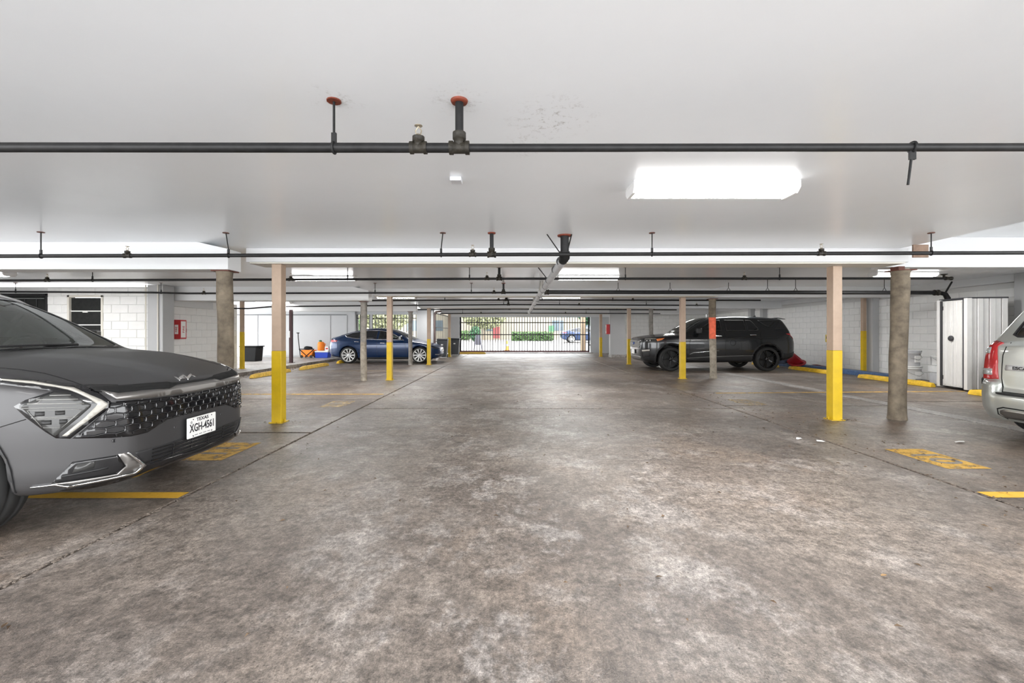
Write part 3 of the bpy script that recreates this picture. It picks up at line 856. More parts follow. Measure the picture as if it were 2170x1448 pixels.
# ------------------------------------------------------------------ black SUV, far right
def build_big_suv():
    c = Car('suv', 'large charcoal black three-row SUV with black wheels parked opposite the blue sedan', BIG_SUV, .025, M_BLACKCAR, (4.17, 15.0, 0), math.pi, 1.02)
    D = (-.36, -.93, 0)
    c.top_glass('windscreen', [(-1.28, 0), (-1.32, .4), (-1.42, .72), (-1.55, .76), (-1.9, .68), (-2.2, .60), (-2.24, .5), (-2.2, 0)], G_TINT, .05, zmin=1.15)
    c.side_glass('side_window', [(-1.72, 1.265), (-2.04, 1.46), (-2.36, 1.615), (-2.54, 1.625), (-2.56, 1.27)], G_TINT)
    c.side_glass('side_window', [(-2.70, 1.272), (-2.68, 1.628), (-3.30, 1.625), (-3.34, 1.275)], G_DARK, cut=False)
    c.side_glass('side_window', [(-3.38, 1.275), (-3.35, 1.622), (-3.50, 1.62), (-3.60, 1.54), (-3.73, 1.33), (-3.70, 1.285)], G_DARK, cut=False)
    c.side_glass('quarter_window', [(-3.74, 1.605), (-4.36, 1.60), (-4.10, 1.39), (-3.98, 1.43)], G_DARK, cut=False)
    c.body()
    c.side('rear_window_wrap', [(-4.47, 1.585), (-4.60, 1.59), (-4.79, 1.33), (-4.24, 1.322)], G_DARK, .003)
    c.top_glass('rear_window', [(-4.6, 0), (-4.6, .5), (-4.66, .6), (-4.82, .66), (-4.84, .5), (-4.85, 0)], G_DARK, 0, cut=False)
    tl = c.side('tail_lamp', [(-4.56, 1.19), (-4.87, 1.205), (-4.90, 1.03), (-4.86, 1.01), (-4.78, 1.09)], M_REDLENS, .006)
    hs = c.corner('headlight', [(-.151, .717, 1.021), (-.24, .807, 1.039), (-.721, .95, 1.057), (-.648, .972, .992), (-.456, .957, .943), (-.158, .803, .906)], M_LENSG, D, .005)
    for o, pr in zip(c.corner('amber_reflector', [(-.462, .939, 1.021), (-.721, .95, 1.052), (-.632, .971, .992), (-.487, .961, .951)], M_AMBER, D, .008), hs): o.parent = pr
    for o, pr in zip(c.corner_line('lamp_strip', [(-.17, .73, 1.015), (-.30, .84, 1.025), (-.46, .93, 1.03)], .014, M_DRL, D, .009), hs): o.parent = pr
    for o, pr in zip(c.corner_line('lamp_strip', [(-.29, .86, 1.02), (-.29, .87, .93)], .014, M_CHROME, D, .009), hs): o.parent = pr
    c.corner('fog_lamp', [(-.085, .686, .669), (-.268, .9, .691), (-.269, .897, .641), (-.091, .693, .619)], M_DRL, D, .006)
    c.corner('bumper_pocket', [(-.1, .70, .60), (-.28, .89, .62), (-.27, .88, .48), (-.13, .70, .45)], M_TRIM, D, .004)
    g = c.front('grille', [(0, 1.0), (-.45, 1.0), (-.60, .99), (-.62, .86), (-.56, .74), (0, .73)], M_GBLACK, .004)
    mb = MB()
    def on_front(y, z, off):
        h_, n_, *_ = c.sh.bvh.ray_cast(Vector((2, y, z)), Vector((-1, 0, 0)))
        return h_ + n_ * off if n_.x > 0 else h_ - n_ * off
    for z in (.78, .83, .88, .93):
        mb.tube([on_front(y, z, .012) for y in np.linspace(-.55, .55, 15)], .010, 6)
    for y in np.linspace(-.5, .5, 11):
        mb.tube([on_front(y, z, .010) for z in np.linspace(.75, .98, 4)], .007, 5)
    mb.build('grille_mesh', M_SATIN, g)
    c.front('skid_plate', [(0, .46), (-.45, .46), (-.60, .44), (-.55, .36), (0, .35)], M_SATIN, .008)
    pl = MB().box(.0, .02, -.155, .155, .52, .67).build('licence_plate', M_PLATE, c.root, bevel=.006)
    ov = MB().lathe([(.001, .016), (.07, .014), (.08, .0), (.08, -.01)], 24, Matrix.Translation((-.005, 0, .87)) @ Matrix.Rotation(math.radians(90), 4, 'Y') @ Matrix.Diagonal((.55, 1.2, 1, 1)), cap=False).build('oval_badge', mat('badge_blue', (.02, .05, .2), .2), c.root)
    for (wx, wz, ra) in BIG_SUV['wheels']:
        arc = [(wx + (ra + .02) * math.cos(a), wz + (ra + .02) * math.sin(a)) for a in np.linspace(math.radians(-12), math.radians(192), 25)]
        c.side_line('arch_trim', arc, .085, M_TRIM, .010, thick=.03)
    c.side('sill_cladding', [(-1.40, .40), (-2.2, .45), (-3.2, .50), (-3.5, .50), (-3.48, .30), (-1.42, .30)], M_TRIM, .008, .02)
    c.side_line('sill_strip', [(-1.50, .545), (-1.62, .59), (-2.15, .635), (-2.42, .655)], [.008, .02, .02, .012], M_CHROME, .008)
    c.side_line('sill_strip', [(-1.42, .42), (-2.2, .46), (-3.2, .505), (-3.5, .50)], .012, M_SATIN, .012)
    c.side_line('body_crease', [(-2.9, 1.045), (-3.39, 1.07), (-3.63, 1.055), (-3.84, 1.01)], [.004, .02, .02, .006], M_BLACKCAR, .010)
    c.side('rear_cladding', [(-4.46, .545), (-4.75, .575), (-4.97, .64), (-5.0, .5), (-4.9, .42), (-4.5, .38)], M_TRIM, .008)
    for pts in ([(-1.5, .42), (-1.5, .9), (-1.62, 1.22)], [(-2.63, .45), (-2.63, 1.25)], [(-3.52, .52), (-3.72, .85), (-3.78, 1.25)]):
        c.side_line('door_gap', pts, .007, M_SEAM, .0015)
    c.side_line('door_handle', [(-2.30, 1.10), (-2.52, 1.105)], .03, M_CHROME, .025, thick=.02); c.side_line('door_handle', [(-3.42, 1.135), (-3.62, 1.14)], .03, M_CHROME, .025, thick=.02)
    cf = [(-2.86 + .085 * math.cos(a), .905 + .09 * math.sin(a)) for a in np.linspace(0, 2 * math.pi, 17)[:-1]]
    c.side_line('fuel_flap', cf, .010, M_SEAM, .002, sides=(1,), closed=True)
    c.side_mirror(-1.78, .90, 1.20, M_TRIM)
    MB().prism([(-3.95, 1.745), (-4.12, 1.74), (-4.1, 1.80)], 'y', -.015, .015).build('roof_antenna', M_GBLACK, c.root)
    MB().prism([(-4.50, 1.712), (-4.74, 1.66), (-4.735, 1.645), (-4.5, 1.68)], 'y', -.62, .62).build('spoiler', M_BLACKCAR, c.root, bevel=.01)
    c.wheels(.385, .255, .295, M_RIMBLACK, 5, 'pair', .985)
    c.interior(.4, .85, (-2.3, -3.2), .66, -1.66, 1.13, -1.95, 1.5)
    return c.root

# ------------------------------------------------------------------ blue sedan, far left
def build_sedan():
    c = Car('sedan', 'deep blue four-door sedan with white-spoked wheels and black glass roof', SEDAN, .024, M_BLUECAR, (-2.89, 18.5, 0))
    c.top_glass('windscreen', [(-1.08, 0), (-1.12, .4), (-1.22, .68), (-1.35, .71), (-1.7, .64), (-2.0, .55), (-2.05, .45), (-2.0, 0)], G_TINT, .04, zmin=.9)
    c.top_glass('glass_roof', [(-2.06, 0), (-2.1, .46), (-2.4, .50), (-3.3, .50), (-3.9, .55), (-4.16, .5), (-4.2, 0)], G_ROOF, 0, cut=False)
    c.side_glass('side_window', [(-1.58, .975), (-1.90, 1.155), (-2.2, 1.265), (-2.50, 1.315), (-2.53, .985)], G_TINT, .02)
    c.side_glass('side_window', [(-2.60, .988), (-2.58, 1.32), (-3.0, 1.315), (-3.22, 1.285), (-3.26, 1.01)], G_DARK, .02, cut=False)
    c.side_glass('quarter_window', [(-3.30, 1.012), (-3.27, 1.275), (-3.60, 1.215), (-3.85, 1.125), (-3.78, 1.075), (-3.6, 1.04)], G_DARK, .02, cut=False)
    c.body()
    c.side_line('window_chrome', [(-1.50, .945), (-1.88, 1.165), (-2.2, 1.285), (-2.55, 1.335), (-3.0, 1.335), (-3.3, 1.29), (-3.62, 1.23), (-3.90, 1.13), (-3.80, 1.06), (-3.60, 1.022), (-3.28, .99), (-2.6, .965)], .016, M_CHROME, .008, closed=True)
    c.side_line('door_handle', [(-3.29, .875), (-3.46, .88)], .024, M_CHROME, .010, thick=.012); c.side_line('door_handle', [(-2.24, .82), (-2.42, .83)], .024, M_CHROME, .010, thick=.012)
    c.side('tail_lamp', [(-4.50, .96), (-4.16, .935), (-4.22, .87), (-4.5, .86)], M_REDLENS, .004)
    D = (-.6, .78, 0)
    c.corner('headlight', [(-.12, -.58, .585), (-.30, -.76, .665), (-.56, -.86, .72), (-.40, -.84, .655), (-.20, -.70, .58)], M_LENSG, D, .004)
    c.corner('fog_lamp', [(-.07, -.55, .36), (-.22, -.74, .37), (-.22, -.74, .34), (-.07, -.55, .33)], M_CLEARLENS, D, .004)
    c.front('lower_intake', [(0, .36), (-.40, .36), (-.48, .31), (-.40, .26), (0, .25)], M_TRIM, .004)
    c.front('front_badge', [(0, .60), (-.03, .60), (-.02, .585), (0, .55)], M_CHROME, .004)
    c.side_line('sill_trim', [(-1.28, .225), (-3.30, .225)], .05, M_TRIM, .006)
    for pts in ([(-1.35, .28), (-1.40, .7), (-1.52, .94)], [(-2.55, .28), (-2.56, .965)], [(-3.25, .42), (-3.5, .72), (-3.52, 1.02)]):
        c.side_line('door_gap', pts, .006, M_SEAM, .0015)
    c.side_mirror(-1.62, .82, .96, M_GBLACK)
    c.wheels(.335, .235, .262, M_RIMSILVER, 10, 'plain', .905)
    c.interior(.25, .6, (-2.1, -3.0), .6, -1.45, .88, -1.65, 1.22)
    return c.root

# ------------------------------------------------------------------ silver SUV, tail to the lane
def build_box_suv():
    c = Car('suv', 'silver SUV parked tail out with tall red tail lamp, cropped by the picture edge', BOX_SUV, .018, M_SILVER, (10.18, 4.62, 0))
    c.cuts = []
    R = (1, 0, 0)
    D = (.62, -.78, 0)
    c.body()
    def rear(name, poly, m, off=.004, thick=.012, h=.05, parent=None):
        return panel(c.sh, [poly], R, name, m, parent or c.root, off, thick, h)
    gl = [(-.55, 1.19), (.55, 1.19), (.62, 1.22), (.58, 1.40), (.50, 1.58), (-.50, 1.58), (-.58, 1.40), (-.62, 1.22)]
    g = rear('rear_window', gl, G_DARK, .003)
    panel(c.sh, [gl, shrink(gl, .02)], R, 'window_seal', M_TRIM, g, .006, .01, .06)
    c.side_glass('quarter_window', [(-3.30, 1.18), (-3.34, 1.52), (-3.75, 1.52), (-3.93, 1.30), (-3.92, 1.18)], G_DARK, cut=False)
    c.side_glass('side_window', [(-2.4, 1.17), (-2.4, 1.53), (-3.2, 1.53), (-3.22, 1.17)], G_DARK, cut=False)
    c.side_glass('side_window', [(-1.5, 1.17), (-1.9, 1.48), (-2.3, 1.53), (-2.32, 1.17)], G_DARK, cut=False)
    for sd in (1, -1):
        def cor(name, pts, m, off, parent=None):
            dd, u, v = frame_of(D)
            lp = [(Vector(p).dot(u), Vector(p).dot(v)) for p in pts]
            return panel(c.sh, [lp], D, name, m, parent or c.root, off, .02, .03, mirror=sd < 0)
        t = cor('tail_lamp', [(-4.12, .90, 1.12), (-4.22, .84, 1.145), (-4.28, .70, 1.12), (-4.31, .655, .9), (-4.325, .63, .69), (-4.31, .70, .68), (-4.19, .885, .685), (-4.13, .895, .85)], M_REDLENS, .012)
        cor('clear_lens', [(-4.16, .885, 1.07), (-4.28, .74, 1.07), (-4.285, .735, .995), (-4.17, .885, .99)], M_CLEARLENS, .016, t)
        cor('clear_lens', [(-4.17, .885, .81), (-4.31, .69, .81), (-4.315, .685, .735), (-4.18, .885, .735)], M_CLEARLENS, .016, t)
        cor('lens_facet', [(-4.15, .89, .95), (-4.20, .86, .95), (-4.22, .85, .84), (-4.165, .89, .83)], M_CLEARLENS, .015, t)
    e = rear('name_badge', [(.10, .80), (.56, .80), (.57, .815), (.56, .865), (.10, .865)], mat('badge_silver', (.62, .62, .62), .35, .3), .008, .02)
    em = Matrix.Translation((-4.337, .375, .833)) @ Matrix.Rotation(math.radians(-90), 4, 'Z') @ Matrix.Rotation(math.radians(90), 4, 'X')
    text_mesh('badge_letters', 'ESCAPE', .05, .001, M_INK, e, em, 1.25, .0012)
    # step pad, tailgate gap, bumper groove
    st = MB().prism([(-4.31, -.62), (-4.31, .62), (-4.40, .60), (-4.42, .5), (-4.42, -.5), (-4.40, -.60)], 'z', .515, .538).build('step_pad', M_TRIM, c.root)
    stroke_side(c.sh, [(.58, 1.13), (.61, .98), (.60, .70), (.57, .545), (-.57, .545), (-.60, .70), (-.61, .98), (-.58, 1.13)], .010, 'tailgate_gap', M_SEAM, c.root, R, .0015, .005, .05)
    stroke_side(c.sh, [(.50, .235), (.58, .28), (.57, .345), (.50, .37), (-.50, .37), (-.57, .345), (-.58, .28), (-.50, .235)], .014, 'bumper_groove', M_SEAM, c.root, R, .0015, .005, .05)
    rear('lower_valance', [(-.50, .25), (.50, .25), (.55, .29), (.54, .33), (.49, .35), (-.49, .35), (-.54, .33), (-.55, .29)], M_SATIN, .008)
    for (wx, wz, ra) in BOX_SUV['wheels']:
        arc = [(wx + ra * math.cos(a), wz + ra * math.sin(a)) for a in np.linspace(math.radians(-14), math.radians(194), 21)]
        c.side_line('arch_trim', arc, .05, M_SILVER, .008)
    c.side_line('door_gap', [(-2.36, .35), (-2.36, 1.15)], .006, M_SEAM, .0015); c.side_line('door_gap', [(-1.35, .35), (-1.4, 1.12)], .006, M_SEAM, .0015)
    c.side_mirror(-1.6, .86, 1.1, M_TRIM)
    pl = MB().box(-4.35, -4.335, -.155, .155, .66, .81).build('licence_plate', M_PLATE, c.root, bevel=.005)
    c.wheels(.35, .225, .215, M_RIMSILVER, 5, 'y', .89)
    return c.root
# ------------------------------------------------------------------ surface materials
def concrete(name, base, dark, light, rust=None):
    """mottled worn concrete: large stains, streaks of pale scuffing, fine pits"""
    m = bpy.data.materials.new(name); m.use_nodes = True
    nt = m.node_tree; N = nt.nodes; L = nt.links
    b = N['Principled BSDF']
    tc = N.new('ShaderNodeTexCoord')
    def noise(scale, detail=6, rough=.6, dist=0.0, sc=(1, 1, 1)):
        mp = N.new('ShaderNodeMapping'); mp.inputs['Scale'].default_value = sc
        L.new(tc.outputs['Object'], mp.inputs[0])
        n = N.new('ShaderNodeTexNoise'); n.inputs['Scale'].default_value = scale; n.inputs['Detail'].default_value = detail
        n.inputs['Roughness'].default_value = rough; n.inputs['Distortion'].default_value = dist
        L.new(mp.outputs[0], n.inputs['Vector'])
        return n.outputs[0]
    def ramp(v, a, bb):
        r = N.new('ShaderNodeMapRange'); r.interpolation_type = 'SMOOTHSTEP'
        r.inputs[1].default_value = a; r.inputs[2].default_value = bb
        L.new(v, r.inputs[0]); return r.outputs[0]
    def mix(f, a, c, blend='MIX'):
        x = N.new('ShaderNodeMix'); x.data_type = 'RGBA'; x.blend_type = blend
        if isinstance(f, (int, float)): x.inputs[0].default_value = f
        else: L.new(f, x.inputs[0])
        for s_, v in ((6, a), (7, c)):
            if isinstance(v, tuple): x.inputs[s_].default_value = (*v, 1)
            else: L.new(v, x.inputs[s_])
        return x.outputs[2]
    def mul(a, c):
        x = N.new('ShaderNodeMath'); x.operation = 'MULTIPLY'
        for s_, v in ((0, a), (1, c)):
            if isinstance(v, (int, float)): x.inputs[s_].default_value = v
            else: L.new(v, x.inputs[s_])
        return x.outputs[0]
    def scale(v, lo, hi, a=.34, bb=.66):
        r = N.new('ShaderNodeMapRange'); r.inputs[1].default_value = a; r.inputs[2].default_value = bb
        r.inputs[3].default_value = lo; r.inputs[4].default_value = hi
        L.new(v, r.inputs[0]); return r.outputs[0]
    def tone(c, v):
        cb = N.new('ShaderNodeCombineColor')
        for i in range(3): L.new(v, cb.inputs[i])
        return mix(1.0, c, cb.outputs[0], 'MULTIPLY')
    col = mix(ramp(noise(.5, 4, .55, .1), .38, .62), base, dark)
    if rust: col = mix(mul(ramp(noise(.7, 4, .5, .2), .50, .68), .6), col, rust)
    col = mix(mul(ramp(noise(1.7, 6, .68, .1, (1, .8, 1)), .50, .66), .8), col, light)
    # pale scuffed bed down the middle of the drive
    sx = N.new('ShaderNodeSeparateXYZ'); L.new(tc.outputs['Object'], sx.inputs[0])
    ab = N.new('ShaderNodeMath'); ab.operation = 'ABSOLUTE'
    ad = N.new('ShaderNodeMath'); ad.operation = 'SUBTRACT'; ad.inputs[1].default_value = .1
    L.new(sx.outputs[0], ad.inputs[0]); L.new(ad.outputs[0], ab.inputs[0])
    band = ramp(ab.outputs[0], 2.2, .3)
    pale = (min(.6, light[0] * 1.3), min(.6, light[1] * 1.36), min(.6, light[2] * 1.42))
    col = mix(mul(mul(band, ramp(noise(1.3, 7, .75, .1, (1.1, .8, 1)), .50, .59)), .5), col, pale)
    col = mix(mul(ramp(noise(3.1, 5, .7, .3), .56, .68), .5), col, (dark[0] * .8, dark[1] * .8, dark[2] * .8))
    grit = noise(9, 6, .8, .2); col = tone(col, scale(grit, .60, 1.38, .38, .62))
    fine2 = noise(38, 4, .8, 0, (1, .8, 1)); col = tone(col, scale(fine2, .62, 1.36, .38, .62))
    fine = noise(140, 2, .7); col = tone(col, scale(fine, .72, 1.26, .35, .65))
    # small dark pits, thicker in some areas
    v2 = N.new('ShaderNodeTexVoronoi'); v2.inputs['Scale'].default_value = 34; L.new(tc.outputs['Object'], v2.inputs['Vector'])
    pm = mul(ramp(v2.outputs['Distance'], .20, .12), ramp(noise(1.4, 5, .6), .44, .60))
    col = mix(mul(pm, .75), col, (dark[0] * .35, dark[1] * .33, dark[2] * .31))
    # hairline cracks
    v = N.new('ShaderNodeTexVoronoi'); v.feature = 'DISTANCE_TO_EDGE'; v.inputs['Scale'].default_value = .33
    nz = N.new('ShaderNodeTexNoise'); nz.inputs['Scale'].default_value = 2.2; nz.inputs['Detail'].default_value = 5
    L.new(tc.outputs['Object'], nz.inputs['Vector'])
    va = N.new('ShaderNodeVectorMath'); va.operation = 'MULTIPLY_ADD'; va.inputs[1].default_value = (.5, .5, 0)
    L.new(nz.outputs[1], va.inputs[0]); L.new(tc.outputs['Object'], va.inputs[2]); L.new(va.outputs[0], v.inputs['Vector'])
    col = mix(mul(mul(ramp(v.outputs[0], .0018, .0005), ramp(noise(.6, 2, .5), .48, .56)), .4), col, (dark[0] * .35, dark[1] * .35, dark[2] * .35))
    L.new(col, b.inputs['Base Color'])
    rr = N.new('ShaderNodeMapRange'); rr.inputs[3].default_value = .22; rr.inputs[4].default_value = .62
    L.new(noise(1.2, 3, .6), rr.inputs[0]); L.new(rr.outputs[0], b.inputs['Roughness'])
    b.inputs['Specular IOR Level'].default_value = .55
    bp = N.new('ShaderNodeBump'); bp.inputs['Strength'].default_value = .5; bp.inputs['Distance'].default_value = .005
    hs = N.new('ShaderNodeMath'); hs.operation = 'ADD'; L.new(fine, hs.inputs[0]); L.new(fine2, hs.inputs[1])
    L.new(hs.outputs[0], bp.inputs['Height']); L.new(bp.outputs[0], b.inputs['Normal'])
    return m

def worn_paint(name, col, amount, scale=9):
    """floor paint rubbed through in patches"""
    m = bpy.data.materials.new(name); m.use_nodes = True
    nt = m.node_tree; N = nt.nodes; L = nt.links
    b = N['Principled BSDF']; b.inputs['Roughness'].default_value = .7
    tc = N.new('ShaderNodeTexCoord')
    n = N.new('ShaderNodeTexNoise'); n.inputs['Scale'].default_value = scale; n.inputs['Detail'].default_value = 8; n.inputs['Roughness'].default_value = .7
    L.new(tc.outputs['Object'], n.inputs['Vector'])
    r = N.new('ShaderNodeMapRange'); r.inputs[1].default_value = amount - .07; r.inputs[2].default_value = amount + .1
    r.inputs[3].default_value = 1.0; r.inputs[4].default_value = .1
    L.new(n.outputs[0], r.inputs[0]); L.new(r.outputs[0], b.inputs['Alpha'])
    n2 = N.new('ShaderNodeTexNoise'); n2.inputs['Scale'].default_value = 30; L.new(tc.outputs['Object'], n2.inputs['Vector'])
    mx = N.new('ShaderNodeMix'); mx.data_type = 'RGBA'; L.new(n2.outputs[0], mx.inputs[0])
    mx.inputs[6].default_value = (*col, 1); mx.inputs[7].default_value = (col[0] * .72, col[1] * .68, col[2] * .6, 1)
    L.new(mx.outputs[2], b.inputs['Base Color'])
    return m

M_FLOOR = concrete('worn_concrete', (.196, .166, .143), (.124, .102, .087), (.285, .254, .232), (.214, .164, .127))
M_STALL = concrete('stall_concrete', (.185, .150, .124), (.115, .092, .075), (.28, .245, .218), (.21, .152, .112))
M_STRIP = concrete('pale_concrete', (.30, .28, .26), (.21, .19, .175), (.42, .40, .385))
M_WALK = concrete('walkway_concrete', (.30, .28, .26), (.2, .18, .165), (.42, .40, .385))
M_JOINT = mat('joint_filler', (.035, .026, .02), .95)
M_CEIL = mat('ceiling_paint', (.875, .91, .945), .24, 0, .95, bump=(1.1, .10), var=(.8, .03))
def smudge(m, spots):
    nt = m.node_tree; N = nt.nodes; L = nt.links; b = N['Principled BSDF']
    src = b.inputs['Base Color'].links[0].from_socket
    tc = N.new('ShaderNodeTexCoord')
    n = N.new('ShaderNodeTexNoise'); n.inputs['Scale'].default_value = 26; n.inputs['Detail'].default_value = 8; n.inputs['Roughness'].default_value = .75
    L.new(tc.outputs['Object'], n.inputs['Vector'])
    r = N.new('ShaderNodeMapRange'); r.inputs[1].default_value = .54; r.inputs[2].default_value = .66; L.new(n.outputs[0], r.inputs[0])
    for (x, y, rad, k) in spots:
        d = N.new('ShaderNodeVectorMath'); d.operation = 'DISTANCE'; d.inputs[1].default_value = (x, y, 2.404); L.new(tc.outputs['Object'], d.inputs[0])
        f = N.new('ShaderNodeMapRange'); f.inputs[1].default_value = rad; f.inputs[2].default_value = rad * .3; L.new(d.outputs['Value'], f.inputs[0])
        mu = N.new('ShaderNodeMath'); mu.operation = 'MULTIPLY'; L.new(f.outputs[0], mu.inputs[0]); L.new(r.outputs[0], mu.inputs[1])
        m2 = N.new('ShaderNodeMath'); m2.operation = 'MULTIPLY'; m2.inputs[1].default_value = k; L.new(mu.outputs[0], m2.inputs[0])
        mx = N.new('ShaderNodeMix'); mx.data_type = 'RGBA'; L.new(m2.outputs[0], mx.inputs[0]); L.new(src, mx.inputs[6]); mx.inputs[7].default_value = (.35, .34, .33, 1)
        src = mx.outputs[2]
    L.new(src, b.inputs['Base Color'])
smudge(M_CEIL, [(.22, 2.35, .28, .7), (.1, 2.7, .2, .6), (-.88, 2.17, .16, .5), (-.26, 2.17, .18, .5)])
M_BEAM = mat('beam_paint', (.63, .635, .64), .45, bump=(3, .06))
M_BLOCK = mat('painted_block', (.80, .80, .785), .6, bump=(40, .18), var=(3, .05))
M_MORTAR = mat('painted_mortar', (.62, .62, .61), .8)
M_WHITE = mat('white_wall_paint', (.43, .435, .44), .5, var=(1.2, .04))
M_GREYW = mat('grey_wall_paint', (.50, .51, .52), .6, var=(1.5, .06))
M_CREAM = mat('cream_trim', (.70, .67, .60), .55)
M_BEIGE = mat('beige_post_paint', (.44, .325, .24), .5, var=(5, .12), bump=(30, .08))
M_YELLOW = mat('yellow_post_paint', (.62, .415, .008), .42, var=(6, .14), bump=(30, .08))
M_STOP = mat('yellow_kerb_paint', (.80, .50, .03), .6, var=(9, .3), bump=(25, .3))
M_STOPW = mat('chipped_kerb_paint', (.80, .52, .09), .7, var=(11, .35), bump=(25, .35))
M_PLASTER = mat('peeling_plaster', (.19, .155, .112), .85, var=(7, .5), bump=(14, .7))
M_PLASTER2 = mat('pale_plaster', (.33, .29, .235), .85, var=(8, .5), bump=(14, .7))
M_PLASTER3 = mat('grey_plaster', (.26, .24, .215), .85, var=(8, .4), bump=(14, .6))
M_ORANGESPRAY = mat('orange_spray_paint', (.83, .14, .06), .6, var=(12, .25))
M_RUST = mat('rust_primer', (.115, .035, .022), .7, var=(14, .4))
M_REDRING = mat('red_brown_sealant', (.17, .030, .012), .6, var=(20, .4), bump=(40, .5))
M_PIPE = mat('black_iron_pipe', (.012, .012, .0125), .5, 0, .28, var=(16, .5))
M_PIPEG = mat('painted_grey_pipe', (.34, .325, .295), .5, var=(6, .2))
M_FITTING = mat('cast_fitting', (.020, .017, .012), .55, 0, .35, var=(22, .6), bump=(40, .5))
M_BRASS = mat('brass_head', (.38, .33, .25), .35, .8)
M_PVC = mat('grey_white_pvc', (.55, .56, .57), .42, var=(10, .2))
M_RUBBERBAND = mat('rubber_coupling', (.05, .05, .055), .5)
M_STEEL = mat('bare_steel', (.45, .45, .45), .35, .9)
M_LENS = mat('lit_lens', (.9, .9, .9), .4, emit=((1.0, .985, .965), LAMP))
M_LENSSIDE = mat('lit_lens_side', (.9, .9, .9), .4, emit=((1.0, .985, .965), LAMP * .085))
M_LAMPBODY = mat('lamp_white', (.80, .80, .80), .4)
M_PLY = mat('plywood', (.23, .15, .105), .7, var=(9, .3))
M_GATE = mat('gate_black', (.022, .022, .024), .45, .3)
M_GATERED = mat('gate_track', (.10, .03, .035), .6)
M_SCREEN = mat('dark_window_screen', (.018, .019, .0185), .5, 0, .2, var=(14, .3))
M_RED = mat('extinguisher_red', (.48, .02, .025), .35)
M_SIGNW = mat('sign_white', (.8, .8, .78), .5)
M_BINBLACK = mat('black_bin', (.008, .0085, .009), .6, 0, .2)
M_CABW = mat('cabinet_white', (.74, .735, .715), .42, var=(6, .04))
M_CABD = mat('cabinet_dark', (.045, .045, .05), .5)
M_BUCKET = mat('bucket_white', (.88, .89, .89), .45, var=(9, .08))
M_BUCKETG = mat('bucket_grey', (.62, .63, .66), .45, var=(9, .1))
M_REDPL = mat('red_plastic', (.36, .018, .028), .35)
M_ORANGE = mat('orange_nylon', (.90, .24, .015), .6)
M_COOLBLUE = mat('cooler_blue', (.008, .05, .46), .35)
M_LEAF = mat('dry_leaf', (.13, .085, .05), .8, var=(9, .4))
M_LEAF2 = mat('tan_leaf', (.30, .19, .09), .8)
M_PAPER = mat('paper_scrap', (.72, .72, .7), .7)
M_BLUEK = mat('blue_kerb_paint', (.07, .13, .26), .6, var=(8, .4))
P_YEL = worn_paint('worn_yellow_line', (.66, .40, .07), .55)
P_YEL2 = worn_paint('bright_yellow_line', (.80, .46, .04), .68)
P_FADE = worn_paint('faded_yellow_line', (.62, .47, .26), .46)
P_NUM = worn_paint('grey_number_paint', (.24, .225, .21), .60)

# ------------------------------------------------------------------ floor: slabs with open joints
floor = tag(MB().box(-14, 13, -3.7, 27.4, -.25, -.03).build('floor', M_JOINT), 'worn brown grey concrete garage floor in large slabs', 'floor', kind='structure')
XJ = [(-14, -2.5), (-2.5, 3.62), (3.62, 6.45), (6.45, 6.75), (6.75, 13)]
YJ = {0: [-3.7, 1.2, 5.45, 8.2, 13.6, 19, 27.4], 1: [-3.7, 7.18, 14.9, 21.2, 27.4], 2: [-3.7, 1.4, 7.45, 12.9, 18.6, 27.4], 3: [-3.7, 27.4], 4: [-3.7, 7.9, 15.2, 27.4]}
for i, (x0, x1) in enumerate(XJ):
    ys = YJ[i]
    for y0, y1 in zip(ys[:-1], ys[1:]):
        g, gy = (.006, .006) if i == 3 else (.015, .022)
        box_obj('strip_slab' if i == 3 else 'slab', M_STRIP if i == 3 else (M_FLOOR if i == 1 else M_STALL), x0 + g, x1 - g, y0 + gy, y1 - gy, -.1, .002 if i == 3 else 0.0, floor, bevel=.006)
# crumbled edges along the two long joints
def crumbs(name, x, y0, y1, n, parent):
    mb = MB()
    for _ in range(n):
        y = random.uniform(y0, y1); s_ = random.uniform(.002, .007)
        a = random.uniform(0, 6.28)
        M = Matrix.Translation((x + random.gauss(0, .011), y, 0)) @ Matrix.Rotation(a, 4, 'Z')
        mb.box(-s_ * 1.5, s_ * 1.5, -s_, s_, -.002, s_ * .45, M)
    o = mb.build(name, mat('crumbled_concrete', (.17, .14, .115), .9), parent)
    o['kind'] = 'stuff'
crumbs('joint_crumbs', -2.5, 1.8, 12, 520, floor)
crumbs('joint_crumbs', 3.62, 1.8, 12, 420, floor)

def floor_mark(name, pts, m, z=.0022):
    mb = MB(); mb.add([(x, y, z) for x, y in pts], [tuple(range(len(pts)))])
    return mb.build(name, m, floor)
def rect(x0, x1, y0, y1): return [(x0, y0), (x1, y0), (x1, y1), (x0, y1)]
floor_mark('parking_line', rect(-7.2, -2.52, 3.29, 3.41), P_YEL2)
floor_mark('parking_line', rect(3.64, 9.4, 3.30, 3.42), P_YEL2)
floor_mark('parking_line', rect(-7.2, -2.6, 8.78, 8.88), P_YEL)
floor_mark('parking_line', [(4.2, 8.95), (9.6, 9.22), (9.6, 9.31), (4.2, 9.04)], P_YEL)
floor_mark('parking_line', rect(-7.2, -2.6, 14.2, 14.3), P_FADE)
floor_mark('parking_line', rect(4.0, 9.4, 14.0, 14.1), P_FADE)
def stencil(x0, x1, y0, y1, digits, m, flip):
    o = floor_mark('stall_number', rect(x0, x1, y0, y1), m)
    M = Matrix.Translation(((x0 + x1) / 2, (y0 + y1) / 2, .0035)) @ Matrix.Rotation(math.radians(-90 if flip else 90), 4, 'Z')
    text_mesh('number', digits, .36, 0.0002, P_NUM, o, M, 1.15, .006)
